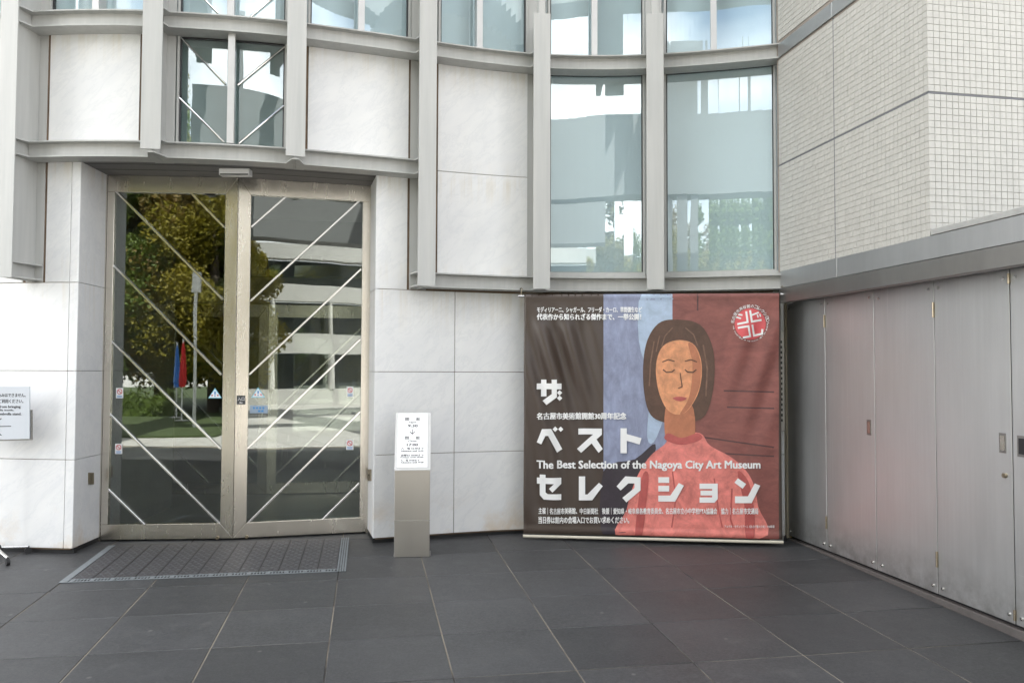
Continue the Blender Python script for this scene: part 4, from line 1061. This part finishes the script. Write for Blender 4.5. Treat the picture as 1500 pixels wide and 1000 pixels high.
# ================================================================== THE PLACE BEHIND THE CAMERA (seen in the glass)
def leaf_mat(name, c0, c1):
    m, nt, b = mat_base(name); geo = N(nt, 'ShaderNodeNewGeometry')
    n = noise(nt, geo.outputs['Position'], .9, 3); n2 = noise(nt, geo.outputs['Position'], 9, 2)
    c = mixc(nt, ramp(nt, n, [(.35, (0, 0, 0)), (.65, (1, 1, 1))]), c0, c1)
    c = mixc(nt, ramp(nt, n2, [(.4, (0, 0, 0)), (.7, (.6, .6, .6))]), c, tuple(x * 1.5 for x in c0))
    nt.links.new(c, b.inputs['Base Color']); b.inputs['Roughness'].default_value = .6
    tl = N(nt, 'ShaderNodeBsdfTranslucent'); nt.links.new(c, tl.inputs['Color']); mx_ = N(nt, 'ShaderNodeMixShader'); mx_.inputs[0].default_value = .38
    out = nt.nodes['Material Output']; nt.links.new(b.outputs[0], mx_.inputs[1]); nt.links.new(tl.outputs[0], mx_.inputs[2]); nt.links.new(mx_.outputs[0], out.inputs['Surface'])
    return m
LEAF = [leaf_mat('green_leaves', (.085, .13, .014), (.12, .16, .02)), leaf_mat('yellow_green_leaves', (.19, .17, .015), (.24, .19, .02)), leaf_mat('bronze_leaves', (.19, .12, .025), (.13, .13, .02))]
BARK = simple('grey_brown_bark', (.09, .07, .055), .9, var=.3, scale=8, bmp=.4)
def leaf_cloud(centers, radii, per, size):
    C = np.repeat(np.array(centers), per, axis=0); R = np.repeat(np.array(radii), per, axis=0); n = len(C)
    d = rng.normal(size=(n, 3)); d /= np.linalg.norm(d, axis=1)[:, None]
    p = C + d * R[:, None] * (rng.random(n) ** .45)[:, None]
    e1 = rng.normal(size=(n, 3)); e1 /= np.linalg.norm(e1, axis=1)[:, None]
    e2 = np.cross(e1, rng.normal(size=(n, 3))); e2 /= np.linalg.norm(e2, axis=1)[:, None]
    s = size * (0.6 + .8 * rng.random(n))[:, None]
    v = np.stack([p - e1*s, p + e2*s*.5, p + e1*s, p - e2*s*.5], axis=1).reshape(-1, 3)
    return v.tolist(), [(4*i, 4*i+1, 4*i+2, 4*i+3) for i in range(n)]
def make_tree_meshes(h, rad, slender):
    tr = MB(); tr.tube([(0, 0, -.3), (.05, 0, h*.3), (-.05, .05, h*.6), (0, 0, h*.92)], .22, 10, .05)
    cs = []; rs = []
    for k in range(58):
        t = random.random(); z = h * (.13 + .85 * t); r = rad * (1 - .75 * t ** 1.6) * (.35 + .65 * random.random()); a = random.random() * 6.28
        cs.append((r*math.cos(a), r*math.sin(a), z)); rs.append(rad * (.22 + .22 * random.random()))
        if k % 4 == 0: tr.tube([(0, 0, max(h*.18, z - rad*.8)), (r*math.cos(a)*.5, r*math.sin(a)*.5, z - rad*.25), cs[-1]], .07, 6, .015)
    v, f = leaf_cloud(cs, rs, 800, .088)
    return tr.mesh('trunk', BARK), MB().add(v, f)
PROTO = []
for h, r in ((13.5, 3.0), (11.5, 3.0), (14.5, 2.1)):
    tm, cm = make_tree_meshes(h, r, 0)
    PROTO.append((tm, [link_me for link_me in [None]*3], cm))
crown_cache = {}
TREES = [(-11.6, -17.0, 0, 0, .90), (-9.6, -18.4, 1, 2, 1.05), (-7.6, -17.0, 0, 1, .92), (-5.4, -21.5, 2, 0, .66), (-14.6, -21, 1, 0, 1.1), (-4.2, -25, 0, 2, .72), (-2.9, -18.5, 1, 1, .62), (-.4, -23, 0, 0, .62), (2.2, -16.6, 2, 1, .78), (-19.5, -19, 0, 2, 1.0), (-10.6, -21.0, 0, 1, 1.15), (-8.4, -21.5, 0, 0, 1.2), (-6.6, -19.0, 1, 0, .95), (-12.8, -18.6, 2, 2, 1.0)]
TL = ['broad green tree mirrored at the far left of the left door', 'bronze tinted tree mirrored in the middle of the left door', 'yellowing tree mirrored beside the lamp post in the left door', 'tall slim green tree mirrored behind the lamp post', 'large green tree standing far back behind the mirrored trees',
      'bronze tree behind the tiled gateway across the plaza', 'low yellow tree mirrored beside the gateway pillar', 'green tree behind the tiled gateway pillar', 'slim yellow green tree mirrored at the edge of the right door', 'bronze green tree at the far end of the plaza tree row', 'tall yellowing tree rising behind the bronze tree in the left door', 'tallest green tree mirrored behind the others in the left door', 'green tree standing between the lamp post and the folded parasols', 'slim bronze tree mirrored near the left jamb of the left door']
for (x, y, kind, lf, sc), lb in zip(TREES, TL):
    root = thing('plaza_tree', lb, 'tree', (x, y, -.19), 'trees across the plaza')
    tm, _, cm = PROTO[kind]
    if (kind, lf) not in crown_cache: crown_cache[(kind, lf)] = cm.mesh('crown', LEAF[lf])
    rz = random.random() * 6.28
    for nm, me in (('trunk', tm), ('crown', crown_cache[(kind, lf)])):
        o = bpy.data.objects.new(nm, me); COL.objects.link(o); o.parent = root; o.rotation_euler = (0, 0, rz); o.scale = (sc,) * 3
for x0, x1, y, lb in ((-14, -8.4, -14.6, 'clipped green hedge left of the parasols on the plaza'), (-6.5, -2.4, -14.2, 'clipped green hedge beside the tiled gateway on the plaza')):
    hg = thing('hedge', lb, 'hedge', ((x0 + x1) / 2, y, -.19), 'hedges on the plaza')
    cs = [(x0 + (x1 - x0) * random.random(), y + random.uniform(-.35, .35), -.19 + random.uniform(.2, .75)) for _ in range(90)]
    v, f = leaf_cloud(cs, [.28] * 90, 60, .06)
    MB().add(v, f).build('foliage', LEAF[0], hg)
    MB().box(x0, x1, y - .25, y + .25, -.19, .45).build('hedge_core', LEAF[0], hg)
lawn = simple('lawn_grass', (.045, .065, .018), .9, var=.35, scale=3, bmp=.5)
tag(MB().box(-45, -5.2, -60, -6.0, -.185, -.14).build('lawn', lawn), kind='structure')
# tiled gateway: a deep beam on pillars
gate = thing('tiled_gateway', 'tall tiled gateway beam on pillars across the plaza, seen mirrored in the windows', 'gateway', (3, -12.5, -.19))
GT = simple('grey_gateway_tile', (.15, .155, .155), .5, var=.06, scale=1.5)
MB().box(-4.9, 15.5, -13.0, -12.0, 7.25, 9.95).build('gateway_beam', GT, gate)
for x in (-4.5, -1.9, 7.6, 14.9): MB().box(x - .35, x + .35, -12.9, -12.1, -.19, 7.24).build('pillar', GT, gate)
MB().box(-2.5, -1.3, -12.95, -12.05, 9.96, 12.4).build('pillar_head', GT, gate)
for x in (-4.2, 1.6, 7.4, 13.2): MB().box(x - .55, x + .55, -12.0, 6.0, 10.6, 11.5).build('frame_beam', GT, gate)
for y in (-7.4, -2.4): MB().box(-4.9, 15.5, y - .5, y + .5, 11.51, 12.3).build('cross_beam', GT, gate)
MB().box(1.9, 15.5, -12.95, -12.05, 5.7, 7.1).build('lower_beam', GT, gate)
MB().box(-9.9, -8.8, -2.0, 5.6, 10.6, 11.5).build('frame_beam', GT, gate); MB().box(-9.9, -5.0, -2.9, -2.05, 10.6, 11.5).build('frame_beam', GT, gate)  # unseen beams, with the next pillar, added to dim the upper left wall
MB().box(-9.75, -9.0, -2.85, -2.1, -.19, 10.59).build('pillar', GT, gate)
# curved white gallery behind it
gal = thing('white_gallery', 'curved white gallery with banded balconies across the plaza, seen mirrored in the glass', 'building', (8, -23, -.19))
WHT = simple('white_gallery_panel', (.46, .455, .43), .6, var=.05, scale=1)
DKG = simple('dark_gallery_glass', (.05, .06, .06), .12, var=.2, scale=2)
def arc_wall(r0, r1, z0, z1, name, mat, a0=20, a1=160, n=30, c=(8.0, -33.0)):
    b = []; i_ = []
    for k in range(n + 1):
        a = math.radians(a0 + (a1 - a0) * k / n); b.append((c[0] + r1*math.cos(a), c[1] + r1*math.sin(a))); i_.append((c[0] + r0*math.cos(a), c[1] + r0*math.sin(a)))
    mb = MB()
    for k in range(n):
        q = [b[k], b[k+1], i_[k+1], i_[k]]; fs_ = [(0, 1, 2, 3)[::-1], (4, 5, 6, 7), (0, 1, 5, 4), (2, 3, 7, 6)] + ([(3, 0, 4, 7)] if k == 0 else []) + ([(1, 2, 6, 5)] if k == n - 1 else [])
        mb.add([(*p, z0) for p in q] + [(*p, z1) for p in q], fs_)
    o = mb.build(name, mat, gal); return o
for z0, z1 in ((-.19, .5), (2.2, 3.1), (4.6, 5.4), (6.6, 7.3)): arc_wall(9.2, 10.0, z0, z1, 'balcony_band', WHT)
for z0, z1 in ((.51, 2.19), (3.11, 4.59), (5.41, 6.59)): arc_wall(8.9, 9.1, z0, z1, 'window_band', DKG)
for k in range(9):
    a = math.radians(28 + k * 15.5); MB().tube([(8 + 9.9*math.cos(a), -33 + 9.9*math.sin(a), .51), (8 + 9.9*math.cos(a), -33 + 9.9*math.sin(a), 2.19)], .16, 12).tube([(8 + 9.9*math.cos(a), -33 + 9.9*math.sin(a), 3.11), (8 + 9.9*math.cos(a), -33 + 9.9*math.sin(a), 4.59)], .10, 12).build('gallery_column', WHT, gal)
# lamp post and folded parasols on the plaza
lp = thing('lamp_post', 'slim white lamp post on the plaza, mirrored in the left door', 'lamp post', (-6.4, -9, -.19))
WH = simple('white_enamel', (.75, .75, .73), .35)
MB().tube([(-6.4, -9, -.19), (-6.4, -9, 3.55)], .045, 10).build('pole', WH, lp)
MB().box(-6.51, -6.29, -9.11, -8.89, 3.551, 4.1).build('lamp_head', WH, lp, .01)
MB().tube([(-6.4, -9, -.19), (-6.4, -9, -.15)], .14, 14).build('base', WH, lp)
for (x, y, c, nm, h) in ((-7.42, -11.8, (.62, .03, .03), 'red', 2.35), (-8.0, -13.4, (.06, .2, .6), 'blue', 2.3)):
    pr_ = thing('folded_parasol', 'folded %s parasol on the plaza, mirrored in the left door' % nm, 'parasol', (x, y, -.19), 'parasols on the plaza')
    MB().tube([(x, y, -.19), (x, y, h)], .025, 8).build('pole', WH, pr_)
    cm = simple(nm + '_parasol_cloth', c, .7)
    mb = MB(); prof_ = [(.03, h), (.09, h - .3), (.16, h - .9), (.20, h - 1.25), (.15, h - 1.45)]; sg = 16; vv = []; ff = []
    for i, (r, z) in enumerate(prof_):
        for k in range(sg): a = 2*math.pi*k/sg; rr = .55 * r * (1 if k % 2 else .7); vv.append((x + rr*math.cos(a), y + rr*math.sin(a), z))
    for i in range(len(prof_) - 1):
        for k in range(sg): l = (k+1) % sg; ff.append((i*sg+k, i*sg+l, (i+1)*sg+l, (i+1)*sg+k))
    mb.add(vv, ff + [tuple(range(sg)), tuple(range((len(prof_)-1)*sg, len(prof_)*sg))]).build('canopy', cm, pr_)
    MB().tube([(x, y, -.19), (x, y, -.11)], .22, 16).build('base', M['conc'], pr_)
